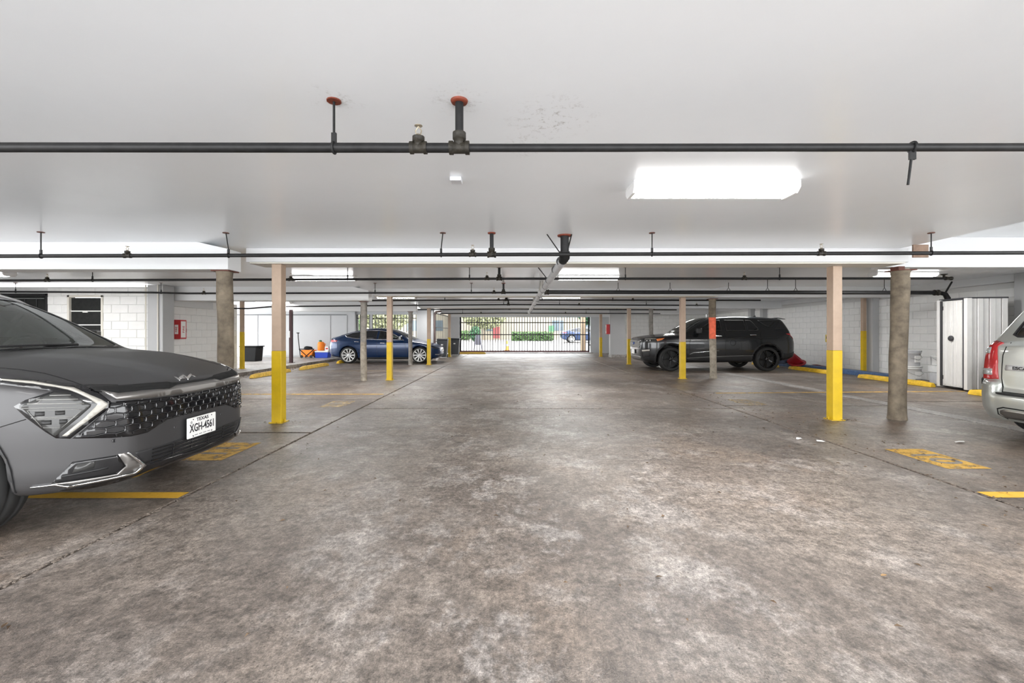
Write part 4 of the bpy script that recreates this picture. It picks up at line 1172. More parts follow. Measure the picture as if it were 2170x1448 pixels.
stencil(-3.27, -2.84, 4.26, 4.95, '11', P_YEL, False)
stencil(3.99, 4.40, 4.0, 4.68, '10', P_YEL, True)
stencil(-3.25, -2.85, 7.3, 7.95, '9', P_FADE, False)
stencil(4.0, 4.42, 7.5, 8.15, '8', P_FADE, True)
# low raised walkway and kerbs
tag(box_obj('walkway', M_WALK, -13.5, -7.75, 9.4, 20.4, -.1, .11, bevel=.012), 'raised pale concrete walkway along the wall behind yellow wheel stops', 'walkway', kind='structure')
tag(box_obj('step', M_WALK, 5.0, 6.1, 21.9, 22.6, -.05, .13, bevel=.012), 'low concrete step under the white wall stub near the gate', 'step', kind='structure')
tag(box_obj('kerb', M_BLUEK, 10.05, 10.35, 11.4, 16.8, -.05, .13, bevel=.02), 'low blue painted kerb behind the wheel stops on the black SUV side', 'kerb', kind='structure')

# ------------------------------------------------------------------ ceiling and beams
CZ = 2.404
def ceiling(label, *bx): return tag(box_obj('ceiling', M_CEIL, *bx), label, 'ceiling', kind='structure')
ceil = ceiling('smooth white low ceiling over the lane', -4.01, 5.32, -3.5, 27.2, CZ, 2.75)
c2 = ceiling('white ceiling over the crossover side', -13.5, -4.01, 2.8, 27.2, CZ + .008, 2.75)
box_obj('ceiling_panel', M_CEIL, -9.0, -4.01, -3.5, 2.8, CZ + .008, 2.75, c2)
ceiling('raised white ceiling over the silver SUV', 5.32, 11.1, -3.5, 6.4, 2.647, 2.75)
ceiling('white ceiling over the black SUV side', 5.32, 12.0, 6.4, 27.2, 2.50, 2.75)
for k, l in enumerate(('nearest, over the two tall posts', 'second, over the sprayed column', 'third, over the blue sedan', 'fourth, nearest the gate')):
    dy = 5.47 * k
    bm_ = tag(box_obj('beam', M_BEAM, -3.64, 5.43, 5.97 + dy, 6.36 + dy, 2.215, CZ, bevel=.006), 'white ceiling beam across the lane, ' + l, 'beam', kind='structure')
    box_obj('timber_plate', M_CREAM, -3.60, 5.40, 5.99 + dy, 6.36 + dy, 2.198, 2.214, bm_)
    if k < 3:
        MB().prism([(-13.4 if k == 0 else -8.6, 2.058), (-3.63, 2.058), (-3.63, 2.32), (-4.03, CZ + .008), (-13.4 if k == 0 else -8.6, CZ + .008)], 'y', 5.58 + dy, 5.85 + dy).build('side_beam', M_BEAM, bm_, bevel=.006)
    box_obj('side_beam', M_BEAM, 5.44, 10.7, 6.38 + dy, 6.62 + dy, 2.205, 2.647 if k == 0 else 2.5, bm_, bevel=.006)
tag(box_obj('beam', M_BEAM, -3.7, 12, 26.6, 26.85, 2.20, CZ), 'white head beam above the sliding gate', 'beam', kind='structure')
tag(box_obj('plywood_patch', M_PLY, 5.26, 5.46, 5.72, 5.74, 2.235, 2.403), 'brown plywood patch closing the beam end by the round column', 'board')

# ------------------------------------------------------------------ block walls
def block_mesh(w, h, d, name):
    """front face towards -y, chamfered edges, origin at lower front corner"""
    c = .006
    mb = MB()
    v = [(0, c, 0), (w, c, 0), (w, c, h), (0, c, h), (c, 0, c), (w - c, 0, c), (w - c, 0, h - c), (c, 0, h - c), (0, d, 0), (w, d, 0), (w, d, h), (0, d, h)]
    mb.add(v, [(4, 5, 6, 7), (0, 1, 5, 4), (1, 2, 6, 5), (2, 3, 7, 6), (3, 0, 4, 7), (0, 8, 9, 1), (1, 9, 10, 2), (2, 10, 11, 3), (3, 11, 8, 0)])
    return mb.mesh(name, M_BLOCK)
BW, BH, GAP = .397, .193, .009
ME_FULL = block_mesh(BW, BH, .05, 'block_full')
def block_wall(name, label, origin, ang, length, z0, z1, holes=(), limit=300):
    """running bond from origin along direction ang; face towards the left of... -y before rotation"""
    M = Matrix.Translation(origin) @ Matrix.Rotation(ang, 4, 'Z')
    back = MB().box(0, length, .012, .2, z0, z1)
    w = back.build(name, M_MORTAR); w.matrix_world = M
    if holes:
        w2 = MB()
        xs = sorted({0, length, *[h[0] for h in holes], *[h[1] for h in holes]}); zs = sorted({z0, z1, *[h[2] for h in holes], *[h[3] for h in holes]})
        for a, b in zip(xs[:-1], xs[1:]):
            for c, d in zip(zs[:-1], zs[1:]):
                if not any(h[0] <= a and b <= h[1] and h[2] <= c and d <= h[3] for h in holes): w2.box(a, b, .012, .2, c, d)
        w.data = w2.mesh(name, M_MORTAR)
    tag(w, label, 'wall', kind='structure')
    cand = []
    r = 0; z = z0 + GAP / 2
    while z + BH <= z1 + .02:
        x = GAP / 2 - (BW / 2 if r % 2 else 0)
        hz = [h for h in holes if min(z + BH, h[3]) - max(z, h[2]) > .3 * BH]
        while x < length - .03:
            segs = [(max(x, GAP / 2), min(x + BW, length))]
            for h in hz:
                nxt = []
                for (p, q) in segs:
                    if h[1] <= p or h[0] >= q: nxt.append((p, q)); continue
                    if h[0] - p > .04: nxt.append((p, h[0]))
                    if q - h[1] > .04: nxt.append((h[1], q))
                segs = nxt
            cand += [(p, z, (q - p) / BW) for p, q in segs if q - p > .04]
            x += BW + GAP
        z += BH + GAP; r += 1
    dist = [(M @ Vector((c[0], 0, c[1]))).length for c in cand]
    order = sorted(range(len(cand)), key=lambda i: dist[i])
    for i in order[:limit]:
        x, z, k = cand[i]
        o = link_mesh('block', ME_FULL, w); o.location = (x, random.uniform(-.0012, .0012), z); o.scale = (k, 1, 1)
    rest = order[limit:]
    if rest:
        mb = MB()
        for i in rest:
            x, z, k = cand[i]
            mb.add([Vector((v.co.x * k, v.co.y, v.co.z)) + Vector((x, 0, z)) for v in ME_FULL.vertices], [tuple(f.vertices) for f in ME_FULL.polygons])
        o = mb.build('far_blocks', M_BLOCK, w); o['kind'] = 'stuff'
    return w
# left: wall facing the camera with a screen door and a window
FY = 10.62
block_wall('wall_left', 'white painted block wall with dark window behind the grey crossover', (-13.4, FY, 0), 0, 4.62, .11, 2.36, holes=((.95, 2.10, .11, 2.2), (2.58, 3.45, 1.05, 2.16)))
block_wall('wall_left', 'white painted block side wall carrying the red extinguisher box', (-8.72, 10.85, 0), math.radians(90), 3.0, .11, 2.13)
tag(box_obj('wall_left', M_WHITE, -13.6, -13.4, 2.8, 10.8, 0, CZ), 'added unseen white end wall left of the screen door', 'wall', kind='structure')  # out of view, added to keep daylight off the window wall
tag(box_obj('wall_left', M_BEAM, -8.74, -8.68, 10.85, 13.2, 2.13, CZ), 'plain white band above the block side wall', 'wall', kind='structure')
box_obj('wall_ledge', M_BEAM, -8.74, -8.62, 10.85, 12.6, 1.92, 2.12, bpy.data.objects['wall_left.003'], bevel=.006)
tag(MB().box(-8.82, -8.45, FY - .06, FY + .3, .11, CZ).build('wall_left', M_WHITE, bevel=.006), 'white corner pier between the window wall and the extinguisher wall', 'wall', kind='structure')
for x in (-8.84, -8.55): tag(MB().tube([(x, FY - .085, .11), (x, FY - .085, CZ)], .014, 8).build('conduit', M_CREAM), 'thin cream vertical conduit on the white corner pier' + (', nearer the window' if x < -8.7 else ', nearer the red box'), 'pipe')
def window(name, label, x0, x1, z0, z1, door=False):
    w = thing(name, label, 'door' if door else 'window', ((x0 + x1) / 2, FY, z0)); w['kind'] = 'structure'
    cx = (x0 + x1) / 2
    fm = M_GATE if door else M_CREAM
    t = .05
    MB().box(x0 - cx, x0 - cx + t, -.01, .1, 0, z1 - z0).box(x1 - cx - t, x1 - cx, -.01, .1, 0, z1 - z0).box(x0 - cx, x1 - cx, -.01, .1, z1 - z0 - t, z1 - z0).box(x0 - cx, x1 - cx, -.01, .1, 0, t).build('frame', fm, w, bevel=.004)
    if door:
        box_obj('screen', M_SCREEN, x0 - cx + t, x1 - cx - t, .04, .06, t, z1 - z0 - t, w)
        for k in range(1, 4):
            xx = x0 - cx + (x1 - x0) * k / 4
            MB().tube([(xx, .02, .4), (xx, .02, z1 - z0 - .12)], .009, 6).build('bar', M_GATE, w)
        MB().tube([(x0 - cx + .1, .02, z1 - z0 - .12), (x1 - cx - .1, .02, z1 - z0 - .12)], .01, 6).build('bar', M_STEEL, w)
    else:
        n = 3
        for k in range(n):
            za = t + (z1 - z0 - 2 * t) * k / n; zb = t + (z1 - z0 - 2 * t) * (k + 1) / n
            box_obj('pane', M_SCREEN, x0 - cx + t, x1 - cx - t, .05, .062, za + .012, zb - .012, w)
            if k: box_obj('muntin', M_SIGNW, x0 - cx + t, x1 - cx - t, .03, .065, za - .012, za + .012, w)
        box_obj('latch', M_SIGNW, -.10, .02, .035, .05, (z1 - z0) * .62, (z1 - z0) * .62 + .018, w)
    return w
window('window_1', 'tall dark window with white crossbars in the block wall', -10.82, -9.95, 1.05, 2.16)
window('door_1', 'dark barred screen door at the far left of the block wall', -12.45, -11.3, .11, 2.2, True)
# back left: smooth white wall with big panels
bw = tag(box_obj('wall_back', M_WHITE, -13.3, -7.66, 20.45, 20.75, -.1, CZ), 'smooth white panelled wall behind the orange wagon and blue cooler', 'wall', kind='structure')
for (x0, x1) in ((-13.2, -11.9), (-11.84, -8.50), (-8.42, -7.72)):
    box_obj('panel', M_WHITE, x0, x1, 20.425, 20.46, .16, 2.06, bw, bevel=.008)
box_obj('head_track', M_DARK, -13.2, -7.75, 20.40, 20.46, 2.075, 2.095, bw)
tag(box_obj('wall_back', M_WHITE, -7.66, -7.36, 20.45, 20.95, -.1, CZ), 'white pier at the end of the panelled wall beside the barred opening', 'wall', kind='structure')
tag(box_obj('wall_back', M_WHITE, -4.50, -3.72, 20.6, 20.85, -.1, CZ), 'light grey wall between the barred opening and the bins', 'wall', kind='structure')
tag(box_obj('wall_back', M_GREYW, -7.4, -4.48, 20.6, 20.85, 2.10, CZ), 'short wall strip above the barred opening', 'wall', kind='structure')
tag(box_obj('wall_back', M_WHITE, -7.4, -4.48, 20.62, 20.82, -.1, .75), 'low white wall below the barred opening behind the blue sedan', 'wall', kind='structure')
tag(box_obj('wall_back', M_GREYW, -3.85, -3.22, 26.7, 26.95, -.1, CZ), 'dark grey wall piece at the hinge end of the sliding gate', 'wall', kind='structure')
# right: long block side wall and the far cross wall
block_wall('wall_right', 'long white painted block wall along the black SUV side', (10.85, 24.4, 0), math.radians(-90), 15.6, 0, 2.34, limit=300)
tag(box_obj('wall_right', M_WHITE, 10.85, 11.05, 3.6, 8.8, 0, 2.64), 'added unseen white wall beside the silver SUV nose', 'wall', kind='structure')  # unseen wall, put in to cut daylight on the cabinet side
tag(box_obj('trim_1', M_BEAM, 10.70, 11.05, 8.6, 24.4, 2.335, 2.52, bevel=.01), 'white ledge running along the top of the long block wall', 'trim', kind='structure')
for y in (9.05, 12.9, 18.55, 19.5):
    tag(box_obj('wall_right', M_WHITE, 10.66, 10.9, y, y + .22, 0, 2.5, bevel=.006), 'white pier on the long block wall, ' + {9.05: 'beside the tall cabinet', 12.9: 'beside the thin yellow post', 18.55: 'just behind the black SUV tail', 19.5: 'farthest, above the black SUV roof'}[y], 'wall', kind='structure')
block_wall('wall_back', 'white painted block cross wall behind the black SUV bonnet', (5.95, 24.4, 0), 0, 4.9, 0, 2.34, limit=200)
tag(box_obj('wall_back', M_WHITE, 5.0, 5.75, 22.2, 22.5, .1, CZ), 'plain white wall stub carrying the far red box', 'wall', kind='structure')
tag(box_obj('wall_back', M_GREYW, 4.82, 5.45, 26.7, 26.95, -.1, CZ), 'grey jamb at the latch end of the sliding gate', 'wall', kind='structure')
tag(box_obj('wall_back', M_WHITE, 5.45, 10.9, 26.7, 26.95, -.1, CZ), 'plain wall closing the recess right of the gate', 'wall', kind='structure')

# ------------------------------------------------------------------ posts and columns
def steel_post(x, y, label, top=2.197, w=.132, base=0.0, group='square beige and yellow posts', split=None):
    t = thing('square_post', label, 'post', (x, y, base), 0, group)
    zs = .995 if split is None else split
    box_obj('lower_section', M_YELLOW, -w / 2 - .002, w / 2 + .002, -w / 2 - .002, w / 2 + .002, 0, zs - base, t, bevel=.006)
    box_obj('upper_section', M_BEIGE, -w / 2, w / 2, -w / 2, w / 2, zs - base, top - base, t, bevel=.006)
    box_obj('base_plate', M_YELLOW, -w / 2 - .03, w / 2 + .03, -w / 2 - .02, w / 2 + .02, 0, .012, t)
    for sx in (-1, 1): MB().lathe([(.010, 0), (.010, .03), (.006, .034)], 6, Matrix.Translation((sx * (w / 2 + .016), 0, .012))).build('anchor_bolt', M_YELLOW, t)
    return t
PL = [(-3.25, 6.085), (-3.22, 11.50), (-3.22, 16.93), (-3.22, 22.45)]
PR = [(4.63, 6.27), (4.62, 11.83), (4.60, 17.17), (4.62, 22.72)]
for (x, y), l in zip(PL, ('beside the grey crossover nose, tallest in the view', 'in front of the blue sedan front door', 'in front of the blue sedan front wheel', 'beside the dark bins near the gate')):
    steel_post(x, y, 'square post, beige above and yellow below, ' + l)
for (x, y), l in zip(PR, ('next to the broad peeling round column', 'in front of the black SUV front wheel', 'just ahead of the black SUV bumper', 'beside the far red box near the gate')):
    steel_post(x, y, 'square post, beige above and yellow below, ' + l)
steel_post(-8.50, 13.75, 'slim beige and yellow post at the end of the extinguisher wall', 2.30, .10, .11, 'slim wall posts', 1.27)
steel_post(10.55, 13.1, 'slim beige and yellow post against the long block wall', 2.3, .10, 0.0, 'slim wall posts', 1.30)
t = thing('steel_column', 'thin dark maroon steel column on the raised walkway', 'post', (-8.30, 16.4, .11))
M_MAROON = mat('maroon_paint', (.045, .012, .014), .5)
MB().box(-.055, .055, -.05, .05, .01, 2.0).build('shaft', M_MAROON, t, bevel=.006)
box_obj('base_plate', M_MAROON, -.1, .1, -.1, .1, 0, .015, t)
box_obj('tag', M_SIGNW, -.057, -.02, -.056, -.05, .95, 1.2, t)

def round_column(x, y, r, h, m, label, lean=0.0, cap='rust', band=None):
    t = thing('round_column', label, 'column', (x, y, 0), 0, 'round plastered columns')
    n = 28; rows = 34
    rnd = random.Random(int(x * 100 + y * 10))
    ph = [rnd.uniform(0, 6.28) for _ in range(6)]
    def ring(z):
        out = []
        for k in range(n):
            a = 2 * math.pi * k / n
            u = z / h
            q = 1 + .05 * math.sin(3 * a + 5 * u + ph[0]) + .03 * math.sin(2 * a - 9 * u + ph[1]) + .035 * math.sin(13 * u + ph[2]) + .02 * math.sin(5 * a + 21 * u + ph[3])
            q *= 1 + (.10 if u > .97 else 0) + (.12 * max(0, 1 - z / .08)) * .6
            out.append((r * q * math.cos(a) + lean * (u - .5) + .008 * math.sin(6 * u + ph[4]), r * q * math.sin(a), z))
        return out
    def sect(z0, z1, name, mm):
        zs = np.linspace(z0, z1, max(3, int(rows * (z1 - z0) / h)))
        vs = []; fs = []
        for z in zs: vs += ring(float(z))
        for i in range(len(zs) - 1):
            for k in range(n): fs.append((i * n + k, i * n + (k + 1) % n, (i + 1) * n + (k + 1) % n, (i + 1) * n + k))
        mb = MB(); mb.add(vs, fs, True); mb.add(vs[:n], [tuple(range(n))[::-1]]); mb.add(vs[-n:], [tuple(range(n))])
        mb.build(name, mm, t)
    if band:
        sect(0, band[0], 'shaft', m[1]); sect(band[0], band[1], 'painted_band', M_ORANGESPRAY); sect(band[1], h, 'shaft', m[0])
    elif isinstance(m, tuple):
        sect(0, m[2], 'shaft', m[1]); sect(m[2], h, 'shaft', m[0])
    else: sect(0, h, 'shaft', m)
    cx = lean * .5
    if cap:
        box_obj('cap_plate', M_RUST, cx - r * 1.25, cx + r * 1.25, -r * 1.2, r * 1.2, h, h + .014, t)
        if cap == 'tall':
            box_obj('cap_block', M_RUST, cx - r * .85, cx - .0, -.07, .07, h + .014, 2.197, t)
            box_obj('cap_shim', M_PLASTER2, cx + .01, cx + r * .8, -.06, .06, h + .02, 2.17, t, bevel=.01)
    return t
round_column(-3.76, 5.72, .092, 2.043, (M_PLASTER, M_PLASTER2, .62), 'grey plastered round column rising behind the grey crossover nose')
round_column(-3.86, 11.36, .079, 2.045, (M_PLASTER3, M_PLASTER2, 1.0), 'peeling round column in front of the blue sedan rear door')
round_column(-3.90, 16.75, .077, 2.045, (M_PLASTER3, M_PLASTER3, .7), 'grey round column in front of the blue sedan bonnet')
round_column(5.58, 6.30, .104, 2.135, (M_PLASTER, M_PLASTER, 1.0), 'broad stained round column with rusty cap beside the tall yellow post', .055, 'tall')
round_column(5.48, 11.92, .088, 2.16, (M_PLASTER, M_PLASTER2), 'round column with orange-red sprayed band in front of the black SUV', -.02, 'rust', (1.08, 1.66))
round_column(5.47, 17.15, .08, 2.16, (M_PLASTER3, M_PLASTER3, 1.0), 'grey round column with dark cap above the black SUV bonnet', 0, 'rust')

# ------------------------------------------------------------------ sprinkler pipes
def hanger(parent, x, y, zp, r, zt, lean=0.0, plate=True):
    """split ring round the pipe, rod to the ceiling, small ceiling plate"""
    mb = MB()
    mb.tube([(x, y + (r + .004) * math.cos(a), zp + (r + .004) * math.sin(a)) for a in [2 * math.pi * k / 14 for k in range(14)]], .006, 5, closed=True)
    mb.box(x - .012, x + .012, y - .006, y + .006, zp + r, zp + r + .05)
    h = mb.build('hanger', M_PIPE, parent)
    MB().tube([(x, y, zp + r + .045), (x + lean, y, zt)], .0065, 6).build('rod', M_PIPE, h)
    if plate: MB().lathe([(.035, zt - .006), (.035, zt), (.01, zt)], 12, Matrix.Translation((x + lean, y, 0))).build('ceiling_plate', M_RUST, h)
    return h
def fitting(parent, name, p, r, axis='x', L=.05, up=0.0):
    mb = MB()
    d = Vector((1, 0, 0)) if axis == 'x' else Vector((0, 1, 0))
    P = Vector(p)
    mb.tube([P - d * L, P - d * L * .6, P - d * L * .58, P + d * L * .58, P + d * L * .6, P + d * L], [r * 1.38, r * 1.38, r * 1.16, r * 1.16, r * 1.38, r * 1.38], 12)
    if up: mb.tube([P, P + Vector((0, 0, up * .55)), P + Vector((0, 0, up * .56)), P + Vector((0, 0, up))], [r * 1.1, r * 1.1, r * 1.36, r * 1.36], 12)
    return mb.build(name, M_FITTING, parent)
def sprinkler(parent, x, y, zp, r):
    f = fitting(parent, 'tee', (x, y, zp), r * .95, 'x', .042, .045 + r * .4)
    z = zp + .05 + r * .4
    mb = MB()
    mb.lathe([(.013, z - .012), (.013, z + .006), (.009, z + .008)], 10, Matrix.Translation((x, y, 0)))
    for s_ in (-1, 1): mb.tube([(x + s_ * .010, y, z + .004), (x + s_ * .015, y, z + .025), (x, y, z + .048)], .003, 5)
    mb.lathe([(.003, z + .046), (.020, z + .049), (.020, z + .051), (.003, z + .053)], 12, Matrix.Translation((x, y, 0)))
    mb.build('sprinkler_head', M_BRASS, f)
def riser(parent, x, y, zp, r, zt=CZ):
    f = fitting(parent, 'riser_tee', (x, y, zp), r * 1.25, 'x', .05, .075)
    MB().tube([(x, y, zp + .03), (x, y, zt)], r * 1.05, 14).build('riser', M_PIPE, f)
    MB().lathe([(r * 1.1, zt - .012), (r * 2.0, zt - .012), (r * 2.2, zt - .002), (r * 2.2, zt + .002), (r * 1.1, zt + .002)], 20, Matrix.Translation((x, y, 0))).build('ceiling_ring', M_REDRING, f)
def sprinkler_line(label, y, pts, r, heads, hang, rise, zt=CZ, m=None):
    """pts: (x, z) along the pipe"""
    t = thing('sprinkler_pipe', label, 'pipe', (0, y, 0), 0, 'black sprinkler pipes across the ceiling')
    def zat(x): return float(np.interp(x, [p[0] for p in pts], [p[1] for p in pts]))
    if isinstance(r, tuple):
        xm = rise if rise is not None else 0
        a = [p for p in pts if p[0] < xm] + [(xm, zat(xm))]; b = [(xm, zat(xm))] + [p for p in pts if p[0] > xm]
        MB().tube([(x, 0, z) for x, z in a], r[0], 14).build('pipe', m or M_PIPE, t); MB().tube([(x, 0, z) for x, z in b], r[1], 14).build('pipe', m or M_PIPE, t)
        ra, rb = r
    else:
        MB().tube([(x, 0, z) for x, z in pts], r, 12).build('pipe', m or M_PIPE, t); ra = rb = r; xm = 0
    for x in heads: sprinkler(t, x, 0, zat(x), ra if x < xm else rb)
    for hh in hang:
        x, ln = hh if isinstance(hh, tuple) else (hh, 0.0)
        hanger(t, x, 0, zat(x), ra if x < xm else rb, CZ + .008 if x < -4.01 else (2.5 if x > 5.32 else CZ), ln)
    if rise is not None: riser(t, rise, 0, zat(rise), rb)
    return t
s1 = sprinkler_line('nearest black sprinkler pipe crossing the whole ceiling', 2.17, [(-6, 2.175), (0, 2.168), (6, 2.176)], (.0235, .0195), [-.465], [-.885], -.262)
for o in s1.children:
    if o.name.startswith('hanger'):
        for ch in o.children:
            if ch.name.startswith('ceiling_plate'): ch.data.materials[0] = M_REDRING
mb = MB(); rr_ = .0235
mb.tube([(1.99, rr_ * math.cos(a), 2.172 + rr_ * math.sin(a)) for a in [2 * math.pi * k / 14 for k in range(14)]], .007, 5, closed=True)
mb.box(1.975, 2.005, -.006, .006, 2.11, 2.152)
ho = mb.build('hanger', M_PIPE, s1); MB().tube([(1.985, 0, 2.12), (1.968, .0, 1.985)], .0065, 6).build('rod', M_PIPE, ho)
sprinkler_line('second black sprinkler pipe from the camera, above the beam face', 5.05, [(-12, 2.115), (0, 2.153), (9.5, 2.185)], .0215, [-4.45, -.455, 3.58], [-5.45, (-3.28, -.03), (-.82, .02), 1.62, 4.85], -.235)
sprinkler_line('third black sprinkler pipe, ending in a valve near the long block wall', 7.70, [(-12.5, 2.155), (0, 2.20), (7.75, 2.205)], .0215, [-8.2, -3.9, -.44, 4.1], [-7.4, -2.9, -.75, 2.0, 4.72], -.225)
sprinkler_line('fourth black sprinkler pipe, passing in front of the dark window', 10.2, [(-13, 2.21), (-8.4, 2.185), (-7.6, 2.165), (.6, 2.185)], .0215, [-7.2, -5.4, -.42], [-11.6, -8.2, -6.6, -3.2, -.95], -.2)
sprinkler_line('fifth black sprinkler pipe, just below the second frame of lights', 13.0, [(-8, 2.19), (0, 2.22), (7.4, 2.21)], .022, [-5.9, -.4, 3.6], [-4.6, -2.0, .9, 3.0], -.17)
sprinkler_line('sixth black sprinkler pipe, over the black SUV', 15.6, [(-7.6, 2.19), (0, 2.25), (7.2, 2.22)], .022, [-5.2, 2.4, 6.6], [-3.4, -.3, 1.7, 4.8], -.13)
sprinkler_line('seventh black sprinkler pipe, over the blue sedan', 18.3, [(-7.5, 2.18), (0, 2.24), (6.9, 2.2)], .022, [-4.5, -.4, 3.2], [-3.0, .4, 4.4], -.1)
sprinkler_line('farthest black sprinkler pipe in front of the gate', 21.2, [(-3.5, 2.17), (0, 2.20), (7.2, 2.17)], .022, [-1.5, 2.6], [-2.4, .8, 3.6], None)
# valve end of the third line
v3 = [o for o in bpy.data.objects if o.name.startswith('sprinkler_pipe')][2]
fitting(v3, 'elbow', (7.7, 0, 2.205), .024, 'x', .06)
MB().lathe([(.02, 2.22), (.018, 2.26), (.05, 2.27), (.05, 2.282), (.012, 2.285)], 10, Matrix.Translation((7.62, 0, 0))).build('valve', M_FITTING, v3)

# big black standpipe on the right
t = thing('standpipe', 'thick black standpipe running to the long block wall and turning down', 'pipe', (0, 10.08, 0))
MB().tube([(.75, 0, 2.185), (9.85, 0, 2.17), (10.0, 0, 2.14), (10.06, 0, 2.04), (10.06, 0, 0.02)], [.044, .044, .05, .056, .056], 16).build('pipe', M_PIPE, t)
MB().tube([(10.0, -.01, 2.17), (10.08, -.02, 2.32), (10.14, -.02, 2.42)], .018, 10).build('branch', M_PIPE, t)
fitting(t, 'coupling', (9.80, 0, 2.17), .048, 'x', .05)
fitting(t, 'coupling', (.80, 0, 2.185), .046, 'x', .05)
for x in (2.45, 3.65, 5.0, 5.9, 6.55, 7.5, 8.6):
    h = MB().tube([(x - .05, 0, 2.20), (x, 0, 2.29), (x + .05, 0, 2.20)], .007, 5).build('hanger', M_PIPE, t)
    MB().tube([(x, 0, 2.285), (x, 0, 2.5 if x > 5.32 else CZ)], .007, 6).build('rod', M_PIPE, h)
# grey-white drain pipe down the lane
t = thing('drain_pipe', 'grey white plastic drain pipe with dark bands running down the lane', 'pipe', (0, 0, 0))
def dz(y): return 2.155 - .019 * (y - 5.2)
MB().tube([(.625, 5.18, CZ), (.625, 5.18, dz(5.2) + .04)], .05, 16).build('drop', M_PIPE, t)
MB().lathe([(.05, CZ - .014), (.085, CZ - .012), (.088, CZ + .002), (.05, CZ + .002)], 20, Matrix.Translation((.625, 5.18, 0))).build('ceiling_ring', M_REDRING, t)
MB().tube([(.625, 5.18, dz(5.2) + .06), (.625, 5.20, dz(5.2) - .01), (.622, 5.32, dz(5.3) - .02)], [.06, .064, .058], 16).build('elbow', M_PIPE, t)
MB().tube([(.622, 5.28, dz(5.3) - .02), (.605, 9.4, dz(9.4)), (.60, 14.6, dz(14.6)), (.59, 15.2, dz(15.2))], .052, 16).build('pipe', M_PVC, t)
for y in (5.45, 6.1, 7.2, 8.0, 8.6, 9.5, 10.5, 11.8, 13.2, 14.4):
    MB().tube([(.612, y, dz(y) - .004), (.612, y + .045, dz(y) - .004)], .057, 16).build('coupling', M_RUBBERBAND, t)
for y in (9.75, 12.6): MB().tube([(.63, y, dz(y)), (.66, y, CZ)], .04, 12).build('branch', M_PIPEG, t)
for x0, x1 in ((.41, .58), (.70, .66)):
    h = MB().tube([(x0, 5.12, CZ), (x1, 5.24, 2.20)], .007, 6).build('strap', M_PIPE, t)
MB().tube([(.35, 7.1, CZ), (.56, 7.2, 2.16)], .008, 6).build('strap', M_PIPE, t)
# short grey conduit and painted pipe runs at the left
t = thing('wall_pipe', 'thin dark pipe stub over the end of the extinguisher wall', 'pipe', (0, 13.4, 0))
MB().tube([(-9.4, 0, 2.0), (-8.1, 0, 1.985), (-7.6, .3, 2.06), (-4.9, .3, 2.09)], .02, 8).build('pipe', M_PIPE, t)
t = thing('wall_pipe', 'brown vertical drain leader beside the dark bins', 'pipe', (-3.62, 20.45, 0))
MB().tube([(0, 0, .02), (0, 0, 2.1), (.06, .02, 2.22), (.3, .05, 2.25)], .05, 10).build('pipe', mat('brown_paint', (.07, .045, .04), .5), t)
tag(box_obj('junction_cover', M_BUCKETG, -.46, -.375, 3.22, 3.32, CZ - .03, CZ, bevel=.006), 'small white junction box on the ceiling below the nearest pipe', 'box')

# ------------------------------------------------------------------ fluorescent fittings
def lamp(x0, x1, y, label, zt=CZ, w=.24):
    t = thing('fluorescent_light', label, 'light', ((x0 + x1) / 2, y, zt), 0, 'ceiling fluorescent lights')
    L = (x1 - x0) / 2; h = w / 2
    box_obj('housing', M_LAMPBODY, -L, L, -h, h, -.022, 0, t, bevel=.004)
    MB().prism([(-h + .012, -.022), (-h + .012, -.05), (-h + .045, -.082), (h - .045, -.082), (h - .012, -.05), (h - .012, -.022)], 'x', -L + .025, L - .025).build('lens', M_LENSSIDE, t)
    ln = t.children[-1]; ln.data.materials.append(M_LENS)
    for f in ln.data.polygons:
        if f.normal.z < -.9: f.material_index = 1
    for s_ in (-1, 1):
        MB().prism([(-h, -.022), (-h, -.052), (-h + .04, -.09), (h - .04, -.09), (h, -.052), (h, -.022)], 'x', s_ * L, s_ * (L - .024)).build('end_cap', M_LAMPBODY, t)
    return t
lamp(.92, 2.18, 3.41, 'nearest bright fluorescent light on the ceiling')
lamp(.92, 2.16, 8.85, 'fluorescent light right of the drain pipe, just behind the first beam')
lamp(.92, 2.12, 13.5, 'fluorescent light right of the drain pipe, in the third bay')
lamp(.85, 2.1, 19.3, 'farthest fluorescent light right of the drain pipe')
lamp(-4.48, -3.2, 8.95, 'fluorescent light over the lane edge, behind the near round column')
lamp(-4.2, -3.0, 13.6, 'fluorescent light above the blue sedan')
lamp(-4.3, -3.05, 19.3, 'farthest fluorescent light on the blue sedan side')
lamp(7.47, 8.76, 9.05, 'fluorescent light behind the broad round column', 2.5)
lamp(6.9, 8.15, 14.6, 'fluorescent light above the black SUV', 2.5)
lamp(6.9, 8.15, 20.0, 'fluorescent light beyond the black SUV', 2.5)
lamp(-10.9, -9.6, 8.35, 'fluorescent light at the far left before the dark window', CZ + .008)
lamp(-9.6, -8.3, 16.4, 'fluorescent light over the raised walkway', CZ + .008)
lamp(.92, 2.18, -1.2, 'added unseen fluorescent light behind the camera')  # unseen fitting, added to even out the lighting
lamp(-4.4, -3.1, -.6, 'added unseen fluorescent light behind and left of the camera', CZ + .008)  # extra fitting out of view, added for fill light
lamp(-7.2, -5.9, 3.4, 'added unseen fluorescent light above the grey crossover roof', CZ + .008)  # added out of view to carry the lighting to the left
lamp(6.9, 8.15, 3.2, 'added unseen fluorescent light above the silver SUV', 2.647)  # added out of view to carry the lighting to the right

